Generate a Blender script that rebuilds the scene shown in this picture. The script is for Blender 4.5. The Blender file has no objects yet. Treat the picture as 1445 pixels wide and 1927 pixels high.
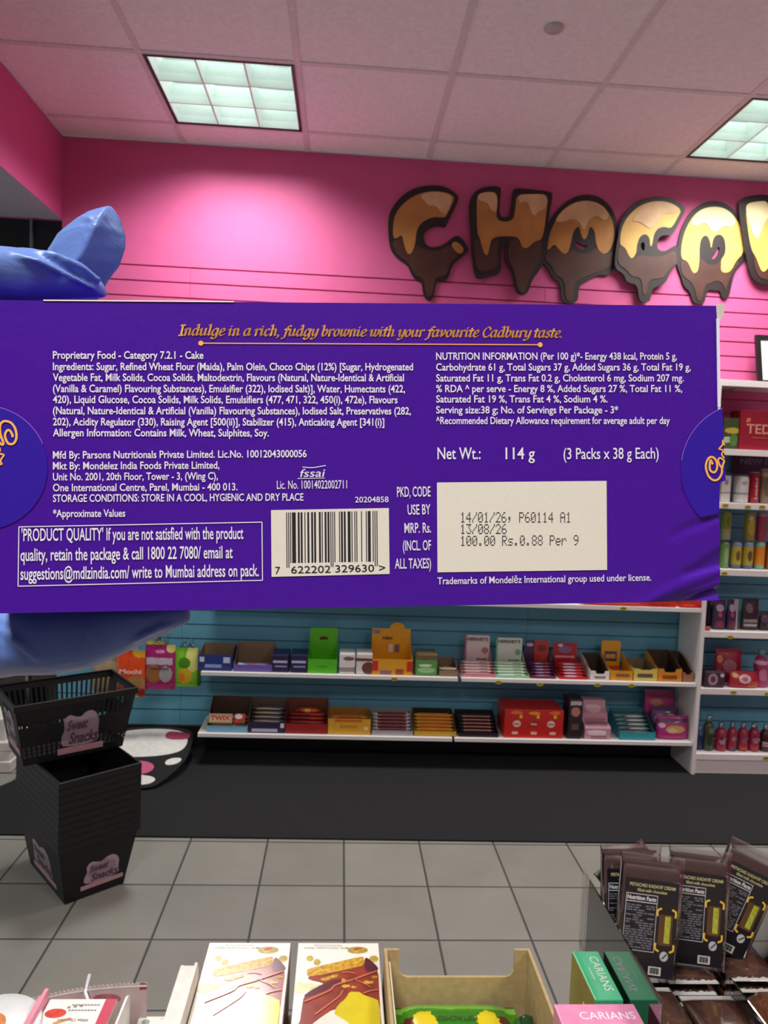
import bpy, bmesh, math, random
import numpy as np
from mathutils import Vector, Matrix
from mathutils.geometry import tessellate_polygon
random.seed(7)
S = bpy.context.scene
COL = S.collection
PI = math.pi

# ------------------------------------------------------------------ camera
IW, IH, FPX = 1445, 1927, 1396.26
YAW, PITCH, ROLL, EYE = .0592, -.0648, .0407, 1.5
def _cam_axes():
    cy, sy = math.cos(YAW), math.sin(YAW)
    fwd = np.array([sy*math.cos(PITCH), cy*math.cos(PITCH), math.sin(PITCH)])
    r0 = np.array([cy, -sy, 0.]); u0 = np.cross(r0, fwd)
    return r0*math.cos(ROLL)+u0*math.sin(ROLL), -r0*math.sin(ROLL)+u0*math.cos(ROLL), fwd
CR, CU, CF = _cam_axes()
EYEP = np.array([0, 0, EYE])
cam = bpy.data.cameras.new('camera')
cam.sensor_fit = 'HORIZONTAL'; cam.sensor_width = 36; cam.lens = 36*FPX/IW
cam.clip_start = .02; cam.clip_end = 50
cam.dof.use_dof = True; cam.dof.focus_distance = .2075; cam.dof.aperture_fstop = 88
camo = bpy.data.objects.new('camera', cam); COL.objects.link(camo)
camo.matrix_world = Matrix(((CR[0], CU[0], -CF[0], 0), (CR[1], CU[1], -CF[1], 0), (CR[2], CU[2], -CF[2], EYE), (0, 0, 0, 1)))
S.camera = camo

# ------------------------------------------------------------------ exposure, world, lamp power
S.view_settings.view_transform = 'Standard'; S.view_settings.look = 'None'
S.view_settings.gamma = 1; S.view_settings.use_curve_mapping = False
S.view_settings.exposure = 0.0
S.cycles.use_denoising = True
S.cycles.max_bounces = 8; S.cycles.diffuse_bounces = 5; S.cycles.glossy_bounces = 3
S.cycles.transmission_bounces = 6; S.cycles.transparent_max_bounces = 12
S.cycles.caustics_reflective = False; S.cycles.caustics_refractive = False
S.cycles.sample_clamp_indirect = 4
LAMP_W = 26.5        # watts of a ceiling lamp by the wall
LAMP_W_NEAR = 36     # and of one over the counter
LAMP_GLOW = 1.7      # what its tubes spill on the louvre
LAMP_SPREAD = 2.42
LAMP_COL = (1, .985, .95)
w = bpy.data.worlds.new('world'); S.world = w; w.use_nodes = True
w.node_tree.nodes['Background'].inputs[0].default_value = (.8, .85, 1, 1)
w.node_tree.nodes['Background'].inputs[1].default_value = .12

# ------------------------------------------------------------------ pixel rays -> points in the room
def ray(px, py):
    return CR*((px-IW/2)/FPX) - CU*((py-IH/2)/FPX) + CF
def onY(px, py, Y):
    d = ray(px, py); return EYEP + d*(Y/d[1])
def onZ(px, py, Z):
    d = ray(px, py); return EYEP + d*((Z-EYE)/d[2])
def deep(px, py, dist):
    return EYEP + ray(px, py)*dist

# ------------------------------------------------------------------ materials
def lin(h):
    h = h.lstrip('#'); c = [int(h[i:i+2], 16)/255 for i in (0, 2, 4)]
    return tuple(x/12.92 if x <= .04045 else ((x+.055)/1.055)**2.4 for x in c)
_mats = {}
def col(h, rough=.5, metal=0., coat=0., spec=.5, noise=.06, nscale=60., bump=0., bscale=200., alpha=1., trans=0., emit=0., sheen=0.):
    k = (h, rough, metal, coat, spec, noise, nscale, bump, bscale, alpha, trans, emit, sheen)
    if k in _mats: return _mats[k]
    m = bpy.data.materials.new('mat_'+h.strip('#')); m.use_nodes = True
    nt = m.node_tree; b = nt.nodes['Principled BSDF']
    c = lin(h)
    tc = nt.nodes.new('ShaderNodeTexCoord')
    if noise:
        n = nt.nodes.new('ShaderNodeTexNoise'); n.inputs['Scale'].default_value = nscale; n.inputs['Detail'].default_value = 3
        nt.links.new(tc.outputs['Object'], n.inputs['Vector'])
        r = nt.nodes.new('ShaderNodeValToRGB')
        r.color_ramp.elements[0].color = tuple(x*(1-noise) for x in c)+(1,)
        r.color_ramp.elements[1].color = tuple(min(1, x*(1+noise)) for x in c)+(1,)
        r.color_ramp.elements[0].position = .35; r.color_ramp.elements[1].position = .65
        nt.links.new(n.outputs['Fac'], r.inputs['Fac']); nt.links.new(r.outputs['Color'], b.inputs['Base Color'])
    else:
        b.inputs['Base Color'].default_value = c+(1,)
    b.inputs['Roughness'].default_value = rough; b.inputs['Metallic'].default_value = metal
    b.inputs['Coat Weight'].default_value = coat; b.inputs['Coat Roughness'].default_value = .12
    b.inputs['Specular IOR Level'].default_value = spec
    b.inputs['Alpha'].default_value = alpha; b.inputs['Transmission Weight'].default_value = trans
    if sheen: b.inputs['Sheen Weight'].default_value = sheen
    if emit:
        b.inputs['Emission Color'].default_value = c+(1,); b.inputs['Emission Strength'].default_value = emit
    if bump:
        n2 = nt.nodes.new('ShaderNodeTexNoise'); n2.inputs['Scale'].default_value = bscale; n2.inputs['Detail'].default_value = 4
        nt.links.new(tc.outputs['Object'], n2.inputs['Vector'])
        bp = nt.nodes.new('ShaderNodeBump'); bp.inputs['Strength'].default_value = bump; bp.inputs['Distance'].default_value = .002
        nt.links.new(n2.outputs['Fac'], bp.inputs['Height']); nt.links.new(bp.outputs['Normal'], b.inputs['Normal'])
    _mats[k] = m
    return m

def printed(base, shapes, rough=.35, coat=.2, wobble=.03, wscale=12., axes='XZ', bump=0.):
    """Printed wrapper: patches in the object's own bounding box (u across, v up): (kind e|r, u, v, ru, rv, colour[, tilt])."""
    m = bpy.data.materials.new('print_'+base.strip('#')); m.use_nodes = True
    nt = m.node_tree; L = nt.links; b = nt.nodes['Principled BSDF']
    b.inputs['Roughness'].default_value = rough; b.inputs['Coat Weight'].default_value = coat
    tc = nt.nodes.new('ShaderNodeTexCoord')
    nz = nt.nodes.new('ShaderNodeTexNoise'); nz.inputs['Scale'].default_value = wscale; nz.inputs['Detail'].default_value = 3
    L.new(tc.outputs['Generated'], nz.inputs['Vector'])
    mx = nt.nodes.new('ShaderNodeMix'); mx.data_type = 'VECTOR'; mx.blend_type if False else None
    sub = nt.nodes.new('ShaderNodeVectorMath'); sub.operation = 'SUBTRACT'; L.new(nz.outputs['Color'], sub.inputs[0]); sub.inputs[1].default_value = (.5, .5, .5)
    nt.nodes.remove(mx)
    sc = nt.nodes.new('ShaderNodeVectorMath'); sc.operation = 'SCALE'; L.new(sub.outputs[0], sc.inputs[0]); sc.inputs['Scale'].default_value = wobble*2
    ad = nt.nodes.new('ShaderNodeVectorMath'); ad.operation = 'ADD'; L.new(tc.outputs['Generated'], ad.inputs[0]); L.new(sc.outputs[0], ad.inputs[1])
    sp = nt.nodes.new('ShaderNodeSeparateXYZ'); L.new(ad.outputs[0], sp.inputs[0])
    U, V = sp.outputs[axes[0]], sp.outputs[axes[1]]
    def M(op, a, bb=None):
        n = nt.nodes.new('ShaderNodeMath'); n.operation = op
        for i, x in enumerate((a, bb)):
            if x is None: continue
            if hasattr(x, 'is_output'): L.new(x, n.inputs[i])
            else: n.inputs[i].default_value = x
        return n.outputs[0]
    cur = None
    c0 = lin(base)
    for s in shapes:
        kind, u, v, ru, rv, c = s[:6]; t = s[6] if len(s) > 6 else 0
        du, dv = M('SUBTRACT', U, u), M('SUBTRACT', V, v)
        if t:
            ct, st = math.cos(t), math.sin(t)
            du, dv = M('ADD', M('MULTIPLY', du, ct), M('MULTIPLY', dv, st)), M('SUBTRACT', M('MULTIPLY', dv, ct), M('MULTIPLY', du, st))
        du, dv = M('DIVIDE', du, ru), M('DIVIDE', dv, rv)
        if kind == 'e': f = M('LESS_THAN', M('ADD', M('MULTIPLY', du, du), M('MULTIPLY', dv, dv)), 1.)
        else: f = M('LESS_THAN', M('MAXIMUM', M('ABSOLUTE', du), M('ABSOLUTE', dv)), 1.)
        n = nt.nodes.new('ShaderNodeMix'); n.data_type = 'RGBA'
        L.new(f, n.inputs[0])
        if cur is None: n.inputs[6].default_value = c0+(1,)
        else: L.new(cur, n.inputs[6])
        n.inputs[7].default_value = lin(c)+(1,)
        cur = n.outputs[2]
    if cur is None: b.inputs['Base Color'].default_value = c0+(1,)
    else: L.new(cur, b.inputs['Base Color'])
    if bump:
        bp = nt.nodes.new('ShaderNodeBump'); bp.inputs['Strength'].default_value = bump; bp.inputs['Distance'].default_value = .004
        L.new(nz.outputs['Fac'], bp.inputs['Height']); L.new(bp.outputs['Normal'], b.inputs['Normal'])
    return m

def clear(h='#ffffff', rough=.05, ior=1.45, clearness=.85, gloss=.6):
    """Thin clear plastic: mostly see-through, with a glossy skin."""
    k = ('clear', h, rough, clearness, gloss)
    if k in _mats: return _mats[k]
    m = bpy.data.materials.new('clear_plastic'); m.use_nodes = True
    nt = m.node_tree; L = nt.links
    nt.nodes.remove(nt.nodes['Principled BSDF']); out = nt.nodes['Material Output']
    b = nt.nodes.new('ShaderNodeBsdfGlossy'); b.inputs['Color'].default_value = lin(h)+(1,); b.inputs['Roughness'].default_value = rough
    tr = nt.nodes.new('ShaderNodeBsdfTransparent'); tr.inputs[0].default_value = (1, 1, 1, 1)
    fr = nt.nodes.new('ShaderNodeFresnel'); fr.inputs['IOR'].default_value = ior
    ma = nt.nodes.new('ShaderNodeMath'); ma.operation = 'MULTIPLY_ADD'; L.new(fr.outputs[0], ma.inputs[0]); ma.inputs[1].default_value = gloss; ma.inputs[2].default_value = 1-clearness
    ms = nt.nodes.new('ShaderNodeMixShader'); L.new(ma.outputs[0], ms.inputs[0]); L.new(tr.outputs[0], ms.inputs[1]); L.new(b.outputs[0], ms.inputs[2])
    L.new(ms.outputs[0], out.inputs[0])
    _mats[k] = m
    return m

# ------------------------------------------------------------------ mesh building
class MB:
    def __init__(s): s.v = []; s.f = []; s.mi = []; s.sm = []
    def add(s, verts, faces, mi=0, sm=False):
        o = len(s.v); s.v += [tuple(map(float, p)) for p in verts]
        for f in faces: s.f.append([i+o for i in f]); s.mi.append(mi); s.sm.append(sm)
        return s
    def box(s, x0, x1, y0, y1, z0, z1, mi=0):
        return s.add([(x0,y0,z0),(x1,y0,z0),(x1,y1,z0),(x0,y1,z0),(x0,y0,z1),(x1,y0,z1),(x1,y1,z1),(x0,y1,z1)],
                     [(0,3,2,1),(4,5,6,7),(0,1,5,4),(1,2,6,5),(2,3,7,6),(3,0,4,7)], mi)
    def hexa(s, b, t, mi=0):
        return s.add(list(b)+list(t), [(0,3,2,1),(4,5,6,7),(0,1,5,4),(1,2,6,5),(2,3,7,6),(3,0,4,7)], mi)
    def prism(s, poly, o, u, v, n, depth, mi=0, holes=(), back=True, side_mi=None):
        """flat outline (2-D points) standing on the plane o,u,v and thickened by depth against n"""
        o, u, v, n = (np.array(a, float) for a in (o, u, v, n))
        loops = [list(poly)]+[list(h) for h in holes]
        tris = tessellate_polygon([[Vector((p[0], p[1], 0)) for p in l] for l in loops])
        flat = [p for l in loops for p in l]
        P = [o+u*p[0]+v*p[1] for p in flat]; N = len(P)
        def orient(t):
            a, b, c = (np.array(flat[i][:2]) for i in t)
            return t if (b[0]-a[0])*(c[1]-a[1])-(b[1]-a[1])*(c[0]-a[0]) > 0 else (t[0], t[2], t[1])
        tris = [orient(t) for t in tris]
        s.add(P, tris, mi)
        if depth:
            Q = [p-n*depth for p in P]
            if back: s.add(Q, [(t[0], t[2], t[1]) for t in tris], mi)
            k = 0; fs = []
            for l in loops:
                m = len(l)
                for i in range(m): fs.append((k+i, k+(i+1) % m, N+k+(i+1) % m, N+k+i))
                k += m
            s.add(P+Q, fs, mi if side_mi is None else side_mi)
        return s
    def tube(s, path, r, n=8, mi=0, cap=True, sm=True):
        P = [np.array(p, float) for p in path]
        rs = r if hasattr(r, '__len__') else [r]*len(P)
        rings = []
        up = np.array([0, 0, 1.])
        for i, p in enumerate(P):
            t = P[min(i+1, len(P)-1)]-P[max(i-1, 0)]; t = t/(np.linalg.norm(t)+1e-12)
            a = np.cross(t, up) if abs(t[2]) < .95 else np.cross(t, [1, 0, 0.])
            a /= np.linalg.norm(a)+1e-12; b = np.cross(a, t)
            rings.append([p+rs[i]*(a*math.cos(2*PI*k/n)+b*math.sin(2*PI*k/n)) for k in range(n)])
        return s.loft(rings, mi, cap, sm)
    def loft(s, rings, mi=0, cap=True, sm=True):
        n = len(rings[0]); V = [p for r in rings for p in r]; F = []
        for i in range(len(rings)-1):
            for k in range(n): F.append((i*n+k, i*n+(k+1) % n, (i+1)*n+(k+1) % n, (i+1)*n+k))
        s.add(V, F, mi, sm)
        if cap:
            s.add(rings[0], [tuple(range(n))[::-1]], mi); s.add(rings[-1], [tuple(range(n))], mi)
        return s
    def lathe(s, prof, c=(0, 0, 0), n=20, mi=0, sm=True):
        rings = [[(c[0]+r*math.cos(2*PI*k/n), c[1]+r*math.sin(2*PI*k/n), c[2]+z) for k in range(n)] for r, z in prof]
        return s.loft(rings, mi, True, sm)
    def grid(s, fn, nu, nv, mi=0, sm=True):
        V = [fn(i/nu, j/nv) for j in range(nv+1) for i in range(nu+1)]
        F = [(j*(nu+1)+i, j*(nu+1)+i+1, (j+1)*(nu+1)+i+1, (j+1)*(nu+1)+i) for j in range(nv) for i in range(nu)]
        return s.add(V, F, mi, sm)
    def mesh(s, name, mats, bevel=0, weld=False, fixn=True):
        me = bpy.data.meshes.new(name); me.from_pydata(s.v, [], s.f); 
        for m in (mats if isinstance(mats, (list, tuple)) else [mats]): me.materials.append(m)
        me.polygons.foreach_set('material_index', s.mi); me.polygons.foreach_set('use_smooth', s.sm)
        if bevel or weld or fixn:
            bm = bmesh.new(); bm.from_mesh(me)
            if bevel or weld: bmesh.ops.remove_doubles(bm, verts=bm.verts, dist=1e-6)
            if fixn: bmesh.ops.recalc_face_normals(bm, faces=bm.faces)
            if bevel:
                ed = [e for e in bm.edges if len(e.link_faces) == 2 and e.calc_face_angle(0) > .6]
                bmesh.ops.bevel(bm, geom=ed, offset=bevel, segments=2, profile=.5, affect='EDGES', clamp_overlap=True)
            bm.to_mesh(me); bm.free()
        me.update(); return me
    def build(s, name, mats, parent=None, bevel=0, weld=False, loc=None, fixn=True):
        o = bpy.data.objects.new(name, s.mesh(name, mats, bevel, weld, fixn)); COL.objects.link(o)
        if parent is not None: o.parent = parent
        if loc is not None: o.location = loc
        return o

def tag(o, label=None, cat=None, group=None, kind=None):
    if label: o['label'] = label
    if cat: o['category'] = cat
    if group: o['group'] = group
    if kind: o['kind'] = kind
    return o
def thing(name, label, cat, loc=(0, 0, 0), rz=0, group=None):
    o = bpy.data.objects.new(name, None); COL.objects.link(o)
    o.empty_display_size = .05; o.location = loc; o.rotation_euler = (0, 0, rz)
    return tag(o, label, cat, group)
def struct(o): o['kind'] = 'structure'; return o
def dup(o, loc=None, label=None, rot=None, parent=None):
    c = o.copy(); COL.objects.link(c)
    if parent is not None: c.parent = parent
    if loc is not None: c.location = loc
    if rot is not None: c.rotation_euler = rot
    if label: c['label'] = label
    for ch in list(o.children): dup(ch, parent=c)
    return c
def smooth_poly(p, it=2):
    for _ in range(it):
        q = []
        for i in range(len(p)):
            a, b = np.array(p[i], float), np.array(p[(i+1) % len(p)], float)
            q += [a*.75+b*.25, a*.25+b*.75]
        p = q
    return [tuple(x) for x in p]
def catmull(pts, per=8):
    P = [np.array(p, float) for p in pts]
    if len(P) < 3: return [P[0]+(P[-1]-P[0])*t/per for t in range(per+1)]
    P = [2*P[0]-P[1]]+P+[2*P[-1]-P[-2]]; out = []
    for i in range(1, len(P)-2):
        a, b, c, d = P[i-1:i+3]
        for k in range(per):
            t = k/per
            out.append(.5*((2*b)+(c-a)*t+(2*a-5*b+4*c-d)*t*t+(3*b-a-3*c+d)*t**3))
    return out+[P[-2]]

# ------------------------------------------------------------------ lettering
_txt = {}
def glyphs(body, bold=0.):
    k = (body, bold)
    if k not in _txt:
        cu = bpy.data.curves.new('lettering', 'FONT'); cu.body = body; cu.size = 1; cu.offset = bold; cu.resolution_u = 3
        o = bpy.data.objects.new('lettering', cu); COL.objects.link(o)
        dg = bpy.context.evaluated_depsgraph_get(); dg.update()
        me = bpy.data.meshes.new_from_object(o.evaluated_get(dg))
        _txt[k] = (np.array([v.co[:2] for v in me.vertices]), [tuple(p.vertices) for p in me.polygons])
        bpy.data.objects.remove(o); bpy.data.curves.remove(cu); bpy.data.meshes.remove(me)
    return _txt[k]
_CAP = glyphs('H'); CAPH = _CAP[0][:, 1].max()
def add_text(mb, body, p0, u, v, width, cap, bold=0., shear=0., mi=0, lift=None, keep=False):
    """set body from p0 along u over width (or by cap height alone when width is None)"""
    P, F = glyphs(body, bold)
    if not len(P): return
    p0, u, v = (np.array(a, float) for a in (p0, u, v))
    sy = cap/CAPH; x0, x1 = P[:, 0].min(), P[:, 0].max()
    sx = width/(x1-x0) if width else sy
    mb.add([p0+u*((x-x0)*sx+shear*y*sy)+v*(y*sy)+(0 if lift is None else np.array(lift)) for x, y in P], F, mi)

# broad-nib italic serif letters for the headline
NIB = {
 'I': (.36, [[(.17,.72),(.17,0)], [(.04,.72),(.3,.72)], [(.04,0),(.3,0)]]),
 'n': (.54, [[(.0,.42),(.1,.49),(.11,.4),(.1,0)], [(.1,.32),(.2,.46),(.3,.5),(.37,.42),(.36,.1),(.4,.01),(.49,.07)]]),
 'd': (.55, [[(.38,.4),(.3,.5),(.15,.46),(.06,.26),(.08,.07),(.18,0),(.3,.08),(.38,.25)], [(.26,.75),(.39,.75),(.38,.1),(.42,.01),(.5,.07)]]),
 'u': (.56, [[(.0,.43),(.08,.5),(.1,.42),(.09,.12),(.15,.01),(.26,.05),(.37,.22)], [(.39,.5),(.38,.1),(.42,.01),(.51,.07)]]),
 'l': (.28, [[(.01,.75),(.12,.75),(.11,.1),(.15,.01),(.24,.07)]]),
 'g': (.53, [[(.38,.4),(.3,.5),(.15,.46),(.06,.26),(.08,.07),(.18,0),(.3,.08),(.38,.25)], [(.41,.5),(.39,-.05),(.32,-.2),(.18,-.23),(.04,-.15)]]),
 'e': (.43, [[(.08,.24),(.28,.28),(.36,.4),(.28,.5),(.14,.45),(.06,.25),(.1,.06),(.22,0),(.38,.1)]]),
 'i': (.29, [[(.0,.43),(.09,.5),(.1,.4),(.09,.1),(.13,.01),(.23,.07)], [(.12,.66),(.125,.665)]]),
 'r': (.39, [[(.0,.42),(.1,.49),(.11,.4),(.1,0)], [(.1,.3),(.2,.46),(.3,.5),(.36,.45)]]),
 'a': (.55, [[(.38,.4),(.3,.5),(.15,.46),(.06,.26),(.08,.07),(.18,0),(.3,.08),(.38,.25)], [(.4,.5),(.38,.1),(.42,.01),(.51,.07)]]),
 'c': (.42, [[(.36,.41),(.28,.5),(.14,.45),(.06,.25),(.1,.06),(.22,0),(.37,.1)]]),
 'h': (.54, [[(.0,.75),(.11,.75),(.1,0)], [(.1,.32),(.2,.46),(.3,.5),(.37,.42),(.36,.1),(.4,.01),(.49,.07)]]),
 ',': (.2, [[(.08,.04),(.1,-.03),(.03,-.13)]]), '.': (.2, [[(.07,.03),(.075,.035)]]),
 'f': (.34, [[(.44,.68),(.35,.75),(.25,.68),(.18,.4),(.12,-.05),(.02,-.2),(-.07,-.18)], [(.04,.48),(.36,.48)]]),
 'y': (.49, [[(.0,.43),(.08,.5),(.11,.42),(.1,.15),(.17,.02),(.3,.1),(.39,.3)], [(.42,.5),(.39,.1),(.31,-.12),(.17,-.22),(.04,-.17)]]),
 'b': (.48, [[(.0,.75),(.11,.75),(.09,.15),(.16,.01),(.28,.04),(.37,.2),(.38,.38),(.3,.49),(.18,.44),(.1,.28)]]),
 'o': (.46, [[(.22,.5),(.08,.38),(.07,.14),(.18,0),(.33,.1),(.38,.33),(.28,.49),(.2,.49)]]),
 'w': (.68, [[(.0,.43),(.08,.5),(.11,.4),(.1,.12),(.17,.01),(.28,.1),(.35,.3),(.36,.5)], [(.36,.42),(.35,.12),(.42,.01),(.53,.1),(.61,.3),(.57,.49)]]),
 't': (.31, [[(.15,.64),(.1,.1),(.15,.01),(.27,.08)], [(.0,.48),(.27,.48)]]),
 'v': (.46, [[(.0,.43),(.08,.5),(.13,.4),(.16,.02)], [(.16,.02),(.28,.15),(.38,.35),(.35,.5)]]),
 's': (.37, [[(.31,.42),(.22,.5),(.1,.44),(.12,.32),(.26,.2),(.26,.06),(.14,0),(.02,.08)]]),
 'C': (.6, [[(.56,.55),(.46,.72),(.26,.69),(.1,.45),(.1,.2),(.22,.02),(.4,.0),(.55,.15)]]),
 ' ': (.24, [])}
def nib_stroke(mb, pts, to3, nw=.064, nt=.024, ang=.6, per=7):
    ca, sa = math.cos(ang), math.sin(ang)
    q = [np.array((ca*a-sa*b, sa*a+ca*b)) for a, b in ((-nw,-nt),(nw,-nt),(nw,nt),(-nw,nt))]
    P = catmull(pts, per) if len(pts) > 2 else [np.array(pts[0]), np.array(pts[1])]
    for a, b in zip(P[:-1], P[1:]):
        c = sorted([tuple(p) for p in [a+k for k in q]+[b+k for k in q]])
        def half(c):
            h = []
            for p in c:
                while len(h) > 1 and (h[-1][0]-h[-2][0])*(p[1]-h[-2][1])-(h[-1][1]-h[-2][1])*(p[0]-h[-2][0]) <= 0: h.pop()
                h.append(p)
            return h
        hull = half(c)[:-1]+half(c[::-1])[:-1]
        if len(hull) > 2: mb.add([to3(p) for p in hull], [tuple(range(len(hull)))], 0)
def ribbon(mb, pts, to3, width, per=8, mi=0):
    """flat printed line of constant width through 2-D points"""
    P = catmull(pts, per) if len(pts) > 2 else [np.array(p, float) for p in pts]
    V = []
    for i, p in enumerate(P):
        t = P[min(i+1, len(P)-1)]-P[max(i-1, 0)]; t = t/(np.linalg.norm(t)+1e-12); n = np.array((-t[1], t[0]))*width/2
        V += [to3(p+n), to3(p-n)]
    mb.add(V, [(2*i, 2*i+1, 2*i+3, 2*i+2) for i in range(len(P)-1)], mi)

# =================================================================== THE SETTING
CEIL, WALLY, LEFTX = 3.02, 3.788, -1.404
PINK = col('#cb5c8e', rough=.55, noise=.03, nscale=8, spec=.3)
BLUE = col('#63a2ba', rough=.55, noise=.03, nscale=8, spec=.3)
TX0, TY0, TP = -.8279, 3.5734, .6

def floor_mat():
    m = bpy.data.materials.new('floor_tiles'); m.use_nodes = True; nt = m.node_tree; L = nt.links; b = nt.nodes['Principled BSDF']
    tc = nt.nodes.new('ShaderNodeTexCoord'); sp = nt.nodes.new('ShaderNodeSeparateXYZ'); L.new(tc.outputs['Object'], sp.inputs[0])
    def M(op, a, bb=None, c=None):
        n = nt.nodes.new('ShaderNodeMath'); n.operation = op
        for i, x in enumerate((a, bb, c)):
            if x is None: continue
            if hasattr(x, 'is_output'): L.new(x, n.inputs[i])
            else: n.inputs[i].default_value = x
        return n.outputs[0]
    T, FX, FY = .2993, -1.1343, 2.8426
    g = []; ids = []
    for ax, o in (('X', FX), ('Y', FY)):
        q = M('DIVIDE', M('SUBTRACT', sp.outputs[ax], o), T)
        fr = M('FRACT', q); ids.append(M('FLOOR', q))
        g.append(M('MINIMUM', fr, M('SUBTRACT', 1., fr)))
    d = M('MINIMUM', g[0], g[1])
    grout = M('LESS_THAN', d, .0125)
    wn = nt.nodes.new('ShaderNodeTexWhiteNoise'); wn.noise_dimensions = '2D'
    cb = nt.nodes.new('ShaderNodeCombineXYZ'); L.new(ids[0], cb.inputs[0]); L.new(ids[1], cb.inputs[1]); L.new(cb.outputs[0], wn.inputs['Vector'])
    nz = nt.nodes.new('ShaderNodeTexNoise'); nz.inputs['Scale'].default_value = 5; nz.inputs['Detail'].default_value = 6; L.new(tc.outputs['Object'], nz.inputs['Vector'])
    tone = M('ADD', M('MULTIPLY', wn.outputs['Value'], .12), M('MULTIPLY', nz.outputs['Fac'], .3))
    r = nt.nodes.new('ShaderNodeValToRGB'); L.new(tone, r.inputs[0])
    r.color_ramp.elements[0].color = lin('#79786f')+(1,); r.color_ramp.elements[1].color = lin('#97958c')+(1,); r.color_ramp.elements[1].position = .45
    mx = nt.nodes.new('ShaderNodeMix'); mx.data_type = 'RGBA'; L.new(grout, mx.inputs[0]); L.new(r.outputs[0], mx.inputs[6]); mx.inputs[7].default_value = lin('#454440')+(1,)
    L.new(mx.outputs[2], b.inputs['Base Color']); b.inputs['Roughness'].default_value = .42
    bp = nt.nodes.new('ShaderNodeBump'); bp.inputs['Strength'].default_value = .3; bp.inputs['Distance'].default_value = .003
    L.new(M('MULTIPLY', M('SMOOTH_MIN', d, .02, .01), 40.), bp.inputs['Height']); L.new(bp.outputs[0], b.inputs['Normal'])
    return m
struct(MB().box(-3.6, 5.2, -3.2, WALLY+.3, -.1, 0).build('floor', floor_mat()))

# back wall: slatwall boards up to 2.427 m, plain board above, blue below 1.62 m
mb = MB()
PITCHS, TOPS, GH, GD = .0743, 2.427, .0075, .011
zs = [TOPS-PITCHS*k for k in range(31)]
prev = CEIL
def board(x0, x1, z0, z1):
    if z1-z0 < .001: return
    if z0 < 1.62 < z1: board(x0, x1, z0, 1.62); board(x0, x1, 1.62, z1); return
    mb.box(x0, x1, WALLY, WALLY+.04, z0, z1, 0 if z0 >= 1.62 else 1)
SEAMS = [LEFTX, -.782, -.78, .9985, 1.0005, 5.2]
for z in zs+[.12]:
    for a, b_ in zip(SEAMS[::2], SEAMS[1::2]): board(a, b_, z+(GH/2 if z != .12 else 0), prev)
    if z != .12:
        mb.box(LEFTX, 5.2, WALLY+GD, WALLY+.04, z-GH/2, z+GH/2, 0 if z > 1.62 else 1)
    prev = z-GH/2
for a, b_ in zip(SEAMS[1:-1:2], SEAMS[2::2]): mb.box(a, b_, WALLY+.004, WALLY+.04, .12, 1.62, 1); mb.box(a, b_, WALLY+.004, WALLY+.04, 1.62, TOPS+.0, 0)
for a, b_ in zip(SEAMS[1:-1:2], SEAMS[2::2]): mb.box(a, b_, WALLY, WALLY+.04, TOPS, CEIL, 0)
struct(mb.build('wall_back', [PINK, BLUE]))
struct(MB().box(LEFTX, 5.2, WALLY-.012, WALLY+.04, 0, .12).build('baseboard_back', col('#161617', rough=.5), bevel=.002))

# pink bulkhead over the opening on the left, its grey underside
mb = MB().box(-3.6, LEFTX, -1.2, WALLY+.04, 2.625, CEIL, 0)
mb.add([(-3.6, -1.2, 2.6245), (LEFTX-.001, -1.2, 2.6245), (LEFTX-.001, WALLY, 2.6245), (-3.6, WALLY, 2.6245)], [(0, 1, 2, 3)], 1)
struct(mb.build('wall_left', [PINK, col('#9a9ea6', rough=.7)]))
struct(MB().box(-3.7, -3.6, -3.2, WALLY+.3, 0, CEIL).build('wall_far_left', col('#33353a', rough=.6)))
# dark shop window beside the end of the slatwall
# light of the hall beyond the opening under the bulkhead
la = bpy.data.lights.new('hall_light', 'AREA'); la.shape = 'RECTANGLE'; la.size = 1.7; la.size_y = 2.2; la.energy = 24; la.color = (.9, .95, 1)
lo = bpy.data.objects.new('hall_light', la); COL.objects.link(lo); lo.location = (-3.55, 2.75, 1.2); lo.rotation_euler = (PI/2, 0, -PI/2)
win = struct(MB().box(-3.6, LEFTX-.004, WALLY+.02, WALLY+.035, .02, 2.62).build('window_1', col('#0b0c0e', rough=.08, spec=.6, noise=0)))
MB().box(-1.558, -1.546, WALLY, WALLY+.02, .02, 2.62).build('window_mullion', col('#8d9094', rough=.3, metal=.8), win)
MB().box(-3.6, LEFTX-.004, WALLY, WALLY+.02, .0, .10).build('window_sill', col('#1c1d20', rough=.4), win)
MB().box(-2.9, -1.565, WALLY+.008, WALLY+.0195, .66, .70).build('window_teal_strip', col('#63c3c8', rough=.5), win)  # plain blue-green strip low across the window
struct(MB().box(-3.6, 5.2, -3.3, -3.2, 0, CEIL).build('wall_front', col('#e4d8de', rough=.6)))
struct(MB().box(5.2, 5.3, -3.3, WALLY+.3, 0, CEIL).build('wall_right', PINK))

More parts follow.
